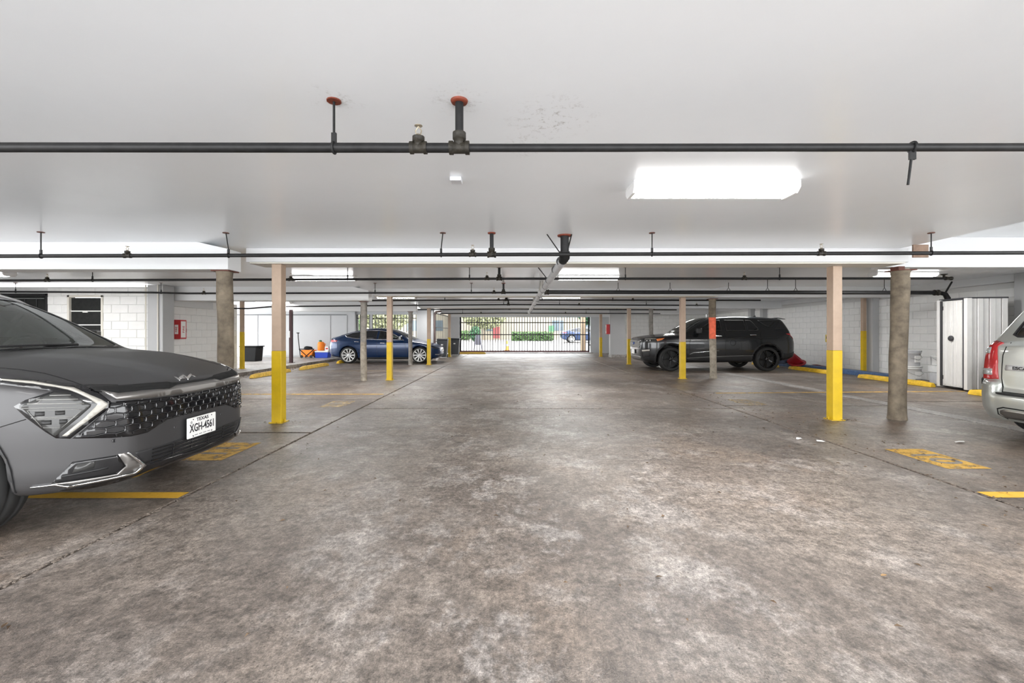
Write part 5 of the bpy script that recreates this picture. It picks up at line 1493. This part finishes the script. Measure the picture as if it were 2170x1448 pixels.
# ------------------------------------------------------------------ wheel stops
def wheel_stop(x, y0, y1, label, m=M_STOP, rz=0.0):
    L = y1 - y0
    t = thing('wheel_stop', label, 'wheel stop', (x, (y0 + y1) / 2, 0), rz, 'concrete wheel stops')
    mb = MB(); n = 9; rnd = random.Random(int(y0 * 100))
    vs = []
    for i in range(n):
        y = -L / 2 + L * i / (n - 1); e = .04 if i in (0, n - 1) else 0
        j = lambda: rnd.uniform(-.004, .004)
        vs += [(-.085 + e * .3 + j(), y, 0), (-.075 + e * .5, y, .06 - e * .3 + j()), (-.05 + e * .5, y, .115 - e * .6 + j()), (.05 - e * .5, y, .115 - e * .6 + j()), (.075 - e * .5, y, .06 - e * .3 + j()), (.085 - e * .3 + j(), y, 0)]
    fs = []
    for i in range(n - 1):
        for k in range(5): fs.append((i * 6 + k, i * 6 + k + 1, (i + 1) * 6 + k + 1, (i + 1) * 6 + k))
        fs.append((i * 6 + 5, i * 6, (i + 1) * 6, (i + 1) * 6 + 5))
    fs += [tuple(range(6))[::-1], tuple((n - 1) * 6 + k for k in range(6))]
    mb.add(vs, fs); mb.build('bar', m, t, bevel=.012)
    for s_ in (-.3, .3): MB().lathe([(.012, .10), (.012, .122), (.008, .124)], 8, Matrix.Translation((0, s_ * L, 0)), False).build('spike', M_RUST, t)
    return t
wheel_stop(9.62, 9.95, 12.1, 'yellow wheel stop in front of the stacked buckets', M_STOP, math.radians(-1))
wheel_stop(9.55, 13.0, 15.0, 'yellow wheel stop between the two posts beside the black SUV tail', M_STOP)
wheel_stop(9.30, 7.4, 8.85, 'yellow wheel stop in front of the tall cabinet', M_STOP)
wheel_stop(9.5, 15.6, 17.2, 'yellow wheel stop behind the black SUV rear wheel', M_STOPW)
wheel_stop(-7.1, 11.9, 13.9, 'chipped yellow wheel stop behind the near square post', M_STOPW)
wheel_stop(-7.02, 14.5, 16.6, 'scalloped yellow wheel stop left of the blue sedan', M_STOPW)
wheel_stop(-7.0, 17.55, 19.3, 'yellow wheel stop under the blue sedan rear bumper', M_STOP)
wheel_stop(-7.15, 9.2, 11.3, 'pale yellow wheel stop hidden behind the crossover nose', M_STOPW)
wheel_stop(-2.35, 25.2, 25.35, 'long tan wheel stop lying before the gate', M_STOPW, math.radians(90))
o = bpy.data.objects['wheel_stop.008']; o.scale = (1, 11, 1); o.location = (-2.35, 25.4, 0)

# ------------------------------------------------------------------ things along the walls
def extinguisher_box(name, label, M):
    t = thing(name, label, 'box'); t.matrix_world = M
    MB().box(-.11, .11, -.16, 0, -.25, .25).build('case', M_RED, t, bevel=.008)
    box_obj('door_frame', M_RED, -.105, .105, -.172, -.158, -.245, .245, t, bevel=.004)
    box_obj('sign', M_SIGNW, -.09, .07, -.176, -.171, -.21, .21, t)
    o = text_mesh('sign_lettering', 'FIRE', .085, .001, M_RED, t, Matrix.Translation((-.005, -.178, .0)) @ Matrix.Rotation(math.radians(90), 4, 'X') @ Matrix.Rotation(math.radians(90), 4, 'Z'), 1.2, .001)
    box_obj('side_sign', M_SIGNW, -.114, -.111, -.12, -.03, -.12, .12, t)
    o = text_mesh('side_lettering', 'FIRE', .07, .001, M_RED, t, Matrix.Translation((-.116, -.075, 0)) @ Matrix.Rotation(math.radians(-90), 4, 'Z') @ Matrix.Rotation(math.radians(90), 4, 'X') @ Matrix.Rotation(math.radians(90), 4, 'Z'), 1.1, .001)
    MB().tube([(.085, -.172, .02), (.085, -.19, .02), (.085, -.19, -.08), (.085, -.172, -.08)], .006, 6).build('pull_handle', M_STEEL, t)
    return t
extinguisher_box('extinguisher_cabinet', 'red fire extinguisher box with white sign on the block side wall', Matrix.Translation((-8.72, 11.36, 1.33)) @ Matrix.Rotation(math.radians(90), 4, 'Z'))
extinguisher_box('extinguisher_cabinet', 'small far red fire extinguisher box near the gate', Matrix.Translation((4.99, 22.36, 1.42)) @ Matrix.Rotation(math.radians(-90), 4, 'Z'))
# tall white cabinet
t = thing('storage_cabinet', 'tall white metal cabinet with ribbed doors and dark edges', 'cabinet', (10.06, 9.55, 0), math.radians(-8))
box_obj('body', M_CABD, -.33, .37, -.36, .36, .04, 1.98, t)
box_obj('top_panel', M_CABD, -.36, .38, -.38, .38, 1.97, 2.0, t, bevel=.006)
for k in range(6):
    x0 = -.30 + k * .112
    box_obj('side_rib', M_CABW, x0, x0 + .1, -.385 if k % 2 else -.372, -.355, .05, 1.97, t, bevel=.006)
box_obj('corner_post', M_CABW, -.40, -.30, -.39, -.31, .03, 1.98, t, bevel=.006)
box_obj('corner_post', M_CABW, -.40, -.30, .31, .39, .03, 1.98, t, bevel=.006)
for j, (y0, y1) in enumerate(((-.27, -.004), (.004, .27))):
    d = box_obj('door', M_CABW, -.365, -.34, y0, y1, .06, 1.95, t, bevel=.004)
    for k in range(2):
        yy = y0 + .05 + k * .12
        box_obj('door_rib', M_CABW, -.378, -.362, yy, yy + .055, .09, 1.92, d, bevel=.006)
    for z in (.2, 1.75): box_obj('hinge', M_CABD, -.372, -.36, y0 - .004 if j == 0 else y1 - .02, y0 + .02 if j == 0 else y1 + .004, z, z + .09, d)
for yy in (-.292, .292): box_obj('door_edge', M_CABD, -.392, -.36, yy - .022, yy + .022, .05, 1.96, t)
MB().lathe([(.001, 0), (.062, 0), (.062, .02), (.045, .04), (.001, .042)], 18, Matrix.Translation((-.372, .03, 1.12)) @ Matrix.Rotation(math.radians(-90), 4, 'Y'), cap=False).build('handle', M_CABD, t)
tg = thing('wall_sign', 'small yellow sign on the block wall left of the tall post', 'sign', (10.845, 15.0, 1.05), math.radians(-90))
box_obj('plate', mat('sign_yellow', (.62, .46, .05), .5), -.09, .09, -.012, 0, -.13, .13, tg, bevel=.004); box_obj('print', M_INK, -.05, .05, -.0145, -.012, -.02, .07, tg)
def bucket(x, y, z, r, h, label, m, lid=True, cat='bucket', handle=True, rz=0.0):
    t = thing('bucket', label, cat, (x, y, z), rz, 'buckets by the tall cabinet')
    MB().lathe([(.001, 0), (r * .86, 0), (r * .88, .01), (r * .96, h * .84), (r * 1.03, h * .85), (r * 1.03, h * .89), (r * .97, h * .9), (r * .98, h)], 24, cap=False).build('pail', m, t)
    if lid: MB().lathe([(r * 1.0, h - .02), (r * 1.06, h - .02), (r * 1.06, h + .008), (r * .98, h + .012), (r * .95, h + .004), (.001, h + .004)], 24, cap=False).build('lid', m, t)
    if handle: MB().tube([(-r * 1.05, -.02, h * .8), (-r * .7, -r * .85, h * .55), (0, -r * 1.1, h * .42), (r * .7, -r * .85, h * .55), (r * 1.05, -.02, h * .8)], .005, 6).build('wire_handle', M_STEEL, t)
    box_obj('paper_label', M_SIGNW, -r * .3, r * .35, -r * .99, -r * .88, h * .25, h * .68, t)
    return t
bucket(10.10, 11.05, 0, .21, .40, 'large white bucket at the bottom of the bucket stack', M_BUCKET)
bucket(10.08, 11.04, .415, .20, .37, 'grey lidded bucket on top of the white bucket', M_BUCKETG)
bucket(10.45, 10.75, .45, .11, .22, 'small white pail on the white boxes beside the cabinet', M_BUCKET)
t = thing('storage_box', 'grey plastic box on the floor beside the cabinet', 'box', (10.38, 10.55, 0)); MB().box(-.16, .16, -.15, .15, 0, .27).build('tub', M_BUCKETG, t, bevel=.02); box_obj('hand_slot', M_CABD, -.06, .06, -.156, -.148, .2, .225, t)
t = thing('storage_box', 'white box under the small pail beside the cabinet', 'box', (10.43, 10.7, .275)); MB().box(-.13, .13, -.12, .12, 0, .17).build('tub', M_BUCKET, t, bevel=.015); box_obj('hand_slot', M_CABD, -.1, -.05, -.126, -.118, .1, .13, t)
def lump(name, label, cat, loc, size, m, seed, group=None):
    rnd = random.Random(seed)
    bm = bmesh.new(); bmesh.ops.create_icosphere(bm, subdivisions=3, radius=1)
    ph = [rnd.uniform(0, 6.28) for _ in range(6)]
    for v in bm.verts:
        p = v.co.copy(); k = 1 + .16 * math.sin(3 * p.x + ph[0]) + .14 * math.sin(4 * p.y + ph[1]) + .12 * math.sin(5 * p.z + ph[2]) + .07 * math.sin(9 * p.x + 8 * p.y + ph[3])
        v.co = Vector((p.x * size[0] * k, p.y * size[1] * k, max(-.9 * size[2], p.z * size[2] * k)))
        v.co.z += .9 * size[2]
    me = bpy.data.meshes.new(name); bm.to_mesh(me); bm.free(); me.materials.append(m)
    me.polygons.foreach_set('use_smooth', [True] * len(me.polygons))
    o = link_mesh(name, me, None, loc); return tag(o, label, cat, group)
lump('rubbish_bag', 'black rubbish bag slumped between the cabinet and the silver SUV', 'bag', (9.95, 8.85, 0), (.32, .22, .32), M_BINBLACK, 3)
# bright red tub, grey bin and rags beside the black SUV tail
t = thing('red_tub', 'red plastic tub tipped over beside the black SUV tail', 'tub', (9.95, 15.35, .26)); t.rotation_euler = (math.radians(25), math.radians(38), 0)
MB().lathe([(.001, -.2), (.16, -.2), (.24, .12), (.25, .13), (.25, .16), (.225, .16), (.15, -.17), (.001, -.17)], 24, cap=False).build('bowl', M_REDPL, t)
MB().lathe([(.20, -.02), (.27, -.01), (.27, .02), (.2, .01)], 24, Matrix.Translation((.05, -.1, .0)) @ Matrix.Rotation(math.radians(-50), 4, 'Y'), cap=False).build('rim', M_REDPL, t)
lump('rag_heap', 'blue grey rags on the kerb under the red tub', 'rags', (9.72, 15.9, .12), (.3, .35, .12), mat('blue_rag', (.08, .10, .15), .9), 5)
lump('rag_heap', 'dark red cloth lying right of the red tub', 'rags', (10.5, 15.0, .02), (.28, .3, .06), mat('maroon_cloth', (.16, .03, .035), .9), 8)
# left: bin, wagon, cooler, drink jug
t = thing('bin', 'black plastic bin standing on the walkway', 'bin', (-10.35, 17.4, .11))
MB().prism([(-.30, 0), (.26, 0), (.31, .58), (-.34, .58)], 'y', -.25, .25).build('body', M_BINBLACK, t, bevel=.03)
box_obj('rim', M_BINBLACK, -.37, .34, -.28, .28, .57, .61, t, bevel=.012)
box_obj('handle', M_BINBLACK, .33, .37, -.1, .1, .5, .54, t, bevel=.01)
t = thing('folding_wagon', 'orange folding wagon with upright black handle by the white wall', 'wagon', (-9.18, 19.7, .11))
MB().prism([(-.24, .05), (.20, .05), (.30, .36), (-.28, .36)], 'y', -.2, .2).build('sling', M_ORANGE, t, bevel=.03)
for (a, b) in (((-.33, -.21, .40), (.05, -.22, .06)), ((.34, -.21, .40), (-.05, -.22, .06)), ((-.33, -.21, .40), (.34, -.21, .40))): MB().tube([a, b], .018, 6).build('frame_tube', M_BINBLACK, t)
MB().tube([(-.27, -.22, .1), (-.36, -.22, .9), (-.37, -.22, 1.12)], .018, 8).build('pull_handle', M_BINBLACK, t); box_obj('grip', M_BINBLACK, -.43, -.31, -.24, -.2, 1.1, 1.14, t, bevel=.01)
for x in (-.22, .2):
    for y in (-.2, .2): MB().lathe([(.06, -.02), (.065, -.01), (.065, .01), (.06, .02)], 16, Matrix.Translation((x, y, .065)) @ Matrix.Rotation(math.radians(90), 4, 'X')).build('wheel', M_RUBBER, t)
lump('carry_bag', 'black and orange bag heaped in the wagon', 'bag', (-9.16, 19.7, .475), (.2, .12, .08), M_BINBLACK, 12)
t = thing('cooler', 'bright blue cooler with white lid beside the wagon', 'cooler', (-8.55, 19.75, .11))
MB().prism([(-.28, 0), (.28, 0), (.30, .25), (-.30, .25)], 'y', -.18, .18).build('tub', M_COOLBLUE, t, bevel=.02); box_obj('lid', M_SIGNW, -.31, .31, -.19, .19, .25, .32, t, bevel=.02)
t = thing('drink_jug', 'orange drink jug with green cap standing on the cooler', 'jug', (-8.64, 19.75, .43))
MB().lathe([(.001, 0), (.13, 0), (.145, .03), (.15, .30), (.125, .38), (.07, .40), (.001, .40)], 20, cap=False).build('body', M_ORANGE, t)
MB().lathe([(.06, .40), (.065, .46), (.03, .48), (.001, .48)], 14, Matrix.Translation((-.03, 0, 0)), cap=False).build('cap', mat('green_plastic', (.03, .14, .05), .4), t)
MB().tube([(.10, 0, .36), (.2, 0, .30), (.16, 0, .18)], .018, 8).build('handle', M_ORANGE, t)
t = thing('paper_carton', 'small white and red carton beside the orange jug', 'carton', (-8.35, 19.75, .43))
MB().box(-.08, .08, -.07, .07, 0, .19).build('box', M_SIGNW, t, bevel=.008); box_obj('stripe', M_RED, -.05, .05, -.073, -.069, .06, .13, t)

# ------------------------------------------------------------------ gates and bars
def bars(parent, x0, x1, n, z0, z1, r, skip=()):
    me = MB().tube([(0, 0, z0), (0, 0, z1)], r, 6).mesh('gate_bar', M_GATE)
    for k in range(n):
        o = link_mesh('bar', me, parent); o.location = (x0 + (x1 - x0) * k / (n - 1), 0, 0)
t = thing('sliding_gate', 'long black barred sliding gate across the driveway', 'gate', (.78, 26.9, 0))
bars(t, -3.92, 3.92, 49, .10, 2.30, .021)
for z in (.11, 1.12, 1.86, 2.22): box_obj('rail', M_GATE, -3.95, 3.95, -.02, .02, z - .028, z + .028, t)
box_obj('bottom_beam', M_GATERED, -3.98, 3.98, -.04, .04, .02, .12, t, bevel=.006)
for x in (-3.97, 3.97): box_obj('end_post', M_GATE, x - .03, x + .03, -.03, .03, .04, 2.32, t)
for z in (.35, 1.5): box_obj('hinge', M_GATE, -4.06, -3.94, -.05, .05, z, z + .1, t)
box_obj('latch', M_GATE, 3.9, 4.05, -.06, .02, .45, .52, t)
t = thing('gate_track', 'pale concrete threshold in front of the sliding gate', 'threshold', (.78, 26.45, 0)); box_obj('sill', M_STRIP, -4.1, 4.1, -.3, .3, -.02, .05, t, bevel=.015)
t = thing('barred_opening', 'barred opening to the street behind the blue sedan', 'grille', (-5.95, 20.7, 0))
bars(t, -1.40, 1.40, 20, .75, 2.10, .017)
for z in (.8, 1.93): box_obj('rail', M_GATE, -1.42, 1.42, -.018, .018, z - .018, z + .018, t)
for x in (-.72,): box_obj('mullion', M_WHITE, x - .06, x + .06, -.04, .04, .75, 2.1, t)
t = thing('side_fence', 'dark barred side fence running back to the gate', 'fence', (-3.78, 23.8, 0), math.radians(90))
bars(t, -2.85, 2.85, 30, .05, 2.25, .012)
for z in (.1, .8, 1.5, 2.2): box_obj('rail', M_GATE, -2.9, 2.9, -.018, .018, z - .018, z + .018, t)
def wheelie_bin(x, y, label, m):
    t = thing('wheeled_bin', label, 'bin', (x, y, 0), 0, 'dark wheeled bins')
    MB().prism([(-.2, .05), (.2, .05), (.26, .88), (-.26, .88)], 'y', -.22, .22).build('body', m, t, bevel=.03)
    MB().prism([(-.28, .88), (.28, .88), (.27, .93), (-.24, .95)], 'y', -.26, .24).build('lid', m, t, bevel=.015)
    for s_ in (-1, 1): MB().lathe([(.08, -.02), (.085, 0), (.08, .02)], 14, Matrix.Translation((s_ * .2, .2, .09)) @ Matrix.Rotation(math.radians(90), 4, 'Y')).build('wheel', M_RUBBER, t)
    box_obj('sticker', M_SIGNW, -.05, .05, -.245, -.235, .62, .68, t)
wheelie_bin(-3.42, 21.55, 'dark wheeled bin nearer the blue sedan nose', mat('bin_slate', (.045, .05, .058), .5))
wheelie_bin(-3.12, 23.9, 'dark wheeled bin behind the farthest left post', mat('bin_slate', (.045, .05, .058), .5))

# ------------------------------------------------------------------ street beyond the gate
ex = MB(); ex.add([(-30, 27.0, -.01), (30, 27.0, -.01), (30, 46, .44), (-30, 46, .44), (30, 70, .44), (-30, 70, .44)], [(0, 1, 2, 3), (3, 2, 4, 5)])
tag(ex.build('ground', concrete('street_concrete', (.29, .275, .265), (.24, .23, .22), (.34, .33, .325))), 'bright pale street concrete beyond the gate', 'ground', kind='structure')
bd = thing('building', 'pale cream building across the street', 'building', (-4, 50, .44))
M_CRM = mat('cream_render', (.29, .262, .20), .8)
MB().box(-16, 16, 0, 4, 0, 3.4).build('wall', M_CRM, bd)
MB().box(-16.3, 16.3, -.4, 4.3, 3.4, 3.65).build('roof_edge', mat('brown_eave', (.25, .17, .12), .7), bd)
for x in (-12, -8, -5.2, 1.0, 8.6, 12):
    w = box_obj('window', mat('dark_pane', (.10, .13, .15), .15), x, x + 1.3, -.03, .02, 1.0, 2.2, bd)
box_obj('door', mat('red_door', (.26, .06, .06), .5), 1.8, 2.6, -.04, .02, .15, 2.35, bd)
box_obj('door', mat('green_sign', (.05, .16, .08), .5), 8.2, 8.85, -.04, .02, .9, 1.6, bd)  # small green sign on the building wall
def foliage(name, label, cat, loc, rx, ry, rz_, n, m, ls=.14, kind=None, seed=1, trunk=None):
    rnd = random.Random(seed)
    t = thing(name, label, cat, loc)
    mb = MB()
    for _ in range(n):
        while True:
            p = Vector((rnd.uniform(-1, 1), rnd.uniform(-1, 1), rnd.uniform(-1, 1)))
            if cat == 'hedge' or .35 < p.length < 1: break
        c = Vector((p.x * rx, p.y * ry, p.z * rz_ + rz_))
        a = Vector((rnd.gauss(0, 1), rnd.gauss(0, 1), rnd.gauss(0, 1))).normalized(); b = a.orthogonal().normalized()
        s_ = ls * rnd.uniform(.6, 1.3)
        mb.add([c - a * s_, c + b * s_ * .5, c + a * s_, c - b * s_ * .5], [(0, 1, 2, 3)])
    o = mb.build('foliage', m, t); o['kind'] = 'stuff'
    if trunk: MB().tube([(0, 0, -trunk), (.05, 0, rz_)], [.12, .06], 8).build('trunk', M_PLASTER, t)
    return t
G1 = mat('hedge_green', (.055, .115, .03), .6, var=(2, .3)); G2 = mat('pale_leaf_green', (.27, .285, .16), .6, var=(2, .3)); G3 = mat('deep_green', (.02, .085, .03), .6, var=(2, .3))
foliage('hedge', 'clipped green hedge across the street', 'hedge', (2.1, 44.5, .42), 2.1, .5, .45, 2600, G1, .12, seed=2)
foliage('shrub', 'dark green shrub seen through the left end of the gate', 'shrub', (-3.6, 43, .38), .55, .5, .75, 700, G3, .12, seed=3)
foliage('shrub', 'low green shrub beside the cream building', 'shrub', (-5.0, 46, .44), .9, .5, .5, 600, G1, .12, seed=4)
foliage('tree', 'pale green leafy tree behind the left half of the gate', 'tree', (-3.0, 47.0, 1.6), 2.4, 1.4, 1.5, 2600, G2, .2, seed=5, trunk=1.2)
foliage('tree', 'green tree behind the right end of the gate', 'tree', (8.6, 46.5, 2.0), 1.5, 1.2, 1.2, 1500, G3, .2, seed=6, trunk=1.6)
foliage('tree', 'leafy tree seen through the barred opening', 'tree', (-11.0, 38, 1.2), 2.2, 1.5, 1.6, 2600, G2, .2, seed=7, trunk=1.0)
foliage('shrub', 'green bush seen through the barred opening', 'shrub', (-12.6, 34, .2), .9, .7, 1.3, 900, G1, .14, seed=8)
t = thing('traffic_cone', 'orange traffic cone standing outside the gate', 'cone', (-.33, 29.5, .05))
MB().lathe([(.15, .03), (.135, .04), (.035, .66), (.02, .68)], 18).build('cone', M_ORANGE, t); box_obj('base', M_ORANGE, -.19, .19, -.19, .19, 0, .04, t, bevel=.01); MB().lathe([(.095, .30), (.075, .42), (.07, .42), (.09, .30)], 18, cap=False).build('white_band', M_SIGNW, t)
t = thing('barricade', 'grey folding barricade standing outside the gate', 'barricade', (-2.3, 29.6, .06))
for s_ in (-1, 1):
    MB().tube([(s_ * .12, 0, 1.0), (s_ * .27, -.05, 0)], .035, 6).build('leg', mat('slate_plastic', (.10, .10, .125), .6), t)
box_obj('board', mat('slate_plastic', (.10, .10, .125), .6), -.17, .17, -.03, .03, .35, 1.02, t, bevel=.01)
t = thing('timber_post', 'tan timber post outside the latch end of the gate', 'post', (4.62, 28.4, 0)); box_obj('shaft', mat('tan_timber', (.30, .22, .14), .7), -.13, .13, -.13, .13, -.02, 2.4, t, bevel=.01)
t = thing('awning', 'teal awning beyond the top right of the gate', 'awning', (5.4, 36, 2.55)); MB().prism([(0, 0), (1.6, 0), (1.6, .08), (0, .5)], 'x', -1.6, 1.8).build('canopy', mat('teal_cloth', (.03, .22, .25), .6), t)
for x in (-1.5, 1.7): MB().tube([(x, 0, 0), (x, 0, -2.4)], .04, 8).build('pole', M_STEEL, t)

# ------------------------------------------------------------------ litter
def leaf(x, y, rz, s_, m, label, z=.004):
    mb = MB(); pts = [(-1, 0), (-.5, .38), (.2, .42), (1, 0), (.2, -.4), (-.5, -.36)]
    mb.add([(p[0] * s_, p[1] * s_, .006 + .25 * s_ * abs(p[1])) for p in pts] + [(0, 0, .003)], [(i, (i + 1) % 6, 6) for i in range(6)])
    o = mb.build('leaf', m, None, (x, y, z)); o.rotation_euler = (0, 0, rz)
    return tag(o, label, 'leaf', 'fallen leaves on the floor')
leaf(1.90, 2.23, .3, .022, M_LEAF2, 'single curled brown leaf on the open lane floor')
leaf(4.30, 4.25, 1.0, .035, M_LEAF, 'dry leaf lying on the yellow stall number')
leaf(4.75, 3.55, .4, .035, M_LEAF2, 'tan leaf beyond the yellow stall number')
leaf(-2.15, 1.85, 2.0, .02, M_LEAF, 'brown leaf close to the long joint before the crossover')
def scrap(x, y, s_, label):
    mb = MB(); rnd = random.Random(int(x * 50)); n = 9
    vs = [(s_ * (1 + rnd.uniform(-.3, .3)) * math.cos(6.283 * k / n), s_ * .6 * (1 + rnd.uniform(-.3, .3)) * math.sin(6.283 * k / n), .004 + rnd.uniform(0, .018)) for k in range(n)] + [(0, 0, .022)]
    mb.add(vs, [(k, (k + 1) % n, n) for k in range(n)])
    return tag(mb.build('paper_scrap', M_PAPER, None, (x, y, 0)), label, 'scrap', 'white litter scraps')
scrap(5.07, 4.95, .055, 'white paper scrap behind the silver SUV')
scrap(3.52, 4.98, .05, 'crumpled white scrap beside the long joint')
scrap(3.35, 5.1, .035, 'smaller white scrap near the stall number')
def litter(name, label, n, region, seed):
    rnd = random.Random(seed); mb = MB()
    for _ in range(n):
        x, y, z = region(rnd); a = rnd.uniform(0, 6.28); s_ = rnd.uniform(.006, .022)
        M = Matrix.Translation((x, y, z)) @ Matrix.Rotation(a, 4, 'Z') @ Matrix.Rotation(rnd.uniform(-.5, .5), 4, 'X')
        mb.add([M @ Vector(p) for p in ((-s_, 0, .004), (0, s_ * .45, .012), (s_, 0, .006), (0, -s_ * .45, .012))], [(0, 1, 2, 3)])
    return tag(mb.build(name, M_LEAF), label, 'leaves', kind='stuff')
litter('leaf_litter', 'dry leaves drifted against the kerb behind the wheel stops', 900, lambda r: (r.gauss(-7.5, .13), r.uniform(10.2, 16.8), .003 + abs(r.gauss(0, .02))), 3)
litter('leaf_litter', 'dry leaf bits at the foot of the tall yellow post', 40, lambda r: (4.63 + r.gauss(0, .13), 6.2 + r.gauss(0, .06), .003), 4)
litter('leaf_litter', 'dry leaf bits at the foot of the post by the crossover', 26, lambda r: (-3.2 + r.gauss(0, .14), 6.03 + r.gauss(0, .05), .003), 5)
litter('leaf_litter', 'scattered leaf bits and grit along the right joint', 260, lambda r: (3.62 + r.gauss(.25, .35), r.uniform(2.5, 9), .002), 6)
litter('leaf_litter', 'scattered grit and leaf bits over the lane', 110, lambda r: (r.uniform(-2.4, 3.5), r.uniform(1.7, 9), .001), 9)

# ------------------------------------------------------------------ the cars
build_crossover()
build_big_suv()
sed = build_sedan()
build_box_suv()
far = copy_tree(sed); far.location = (9.2, 41, .33); far.rotation_euler = (0, 0, 0)
far['label'] = 'dark blue car parked in the street beyond the gate'; far.name = 'parked_car'
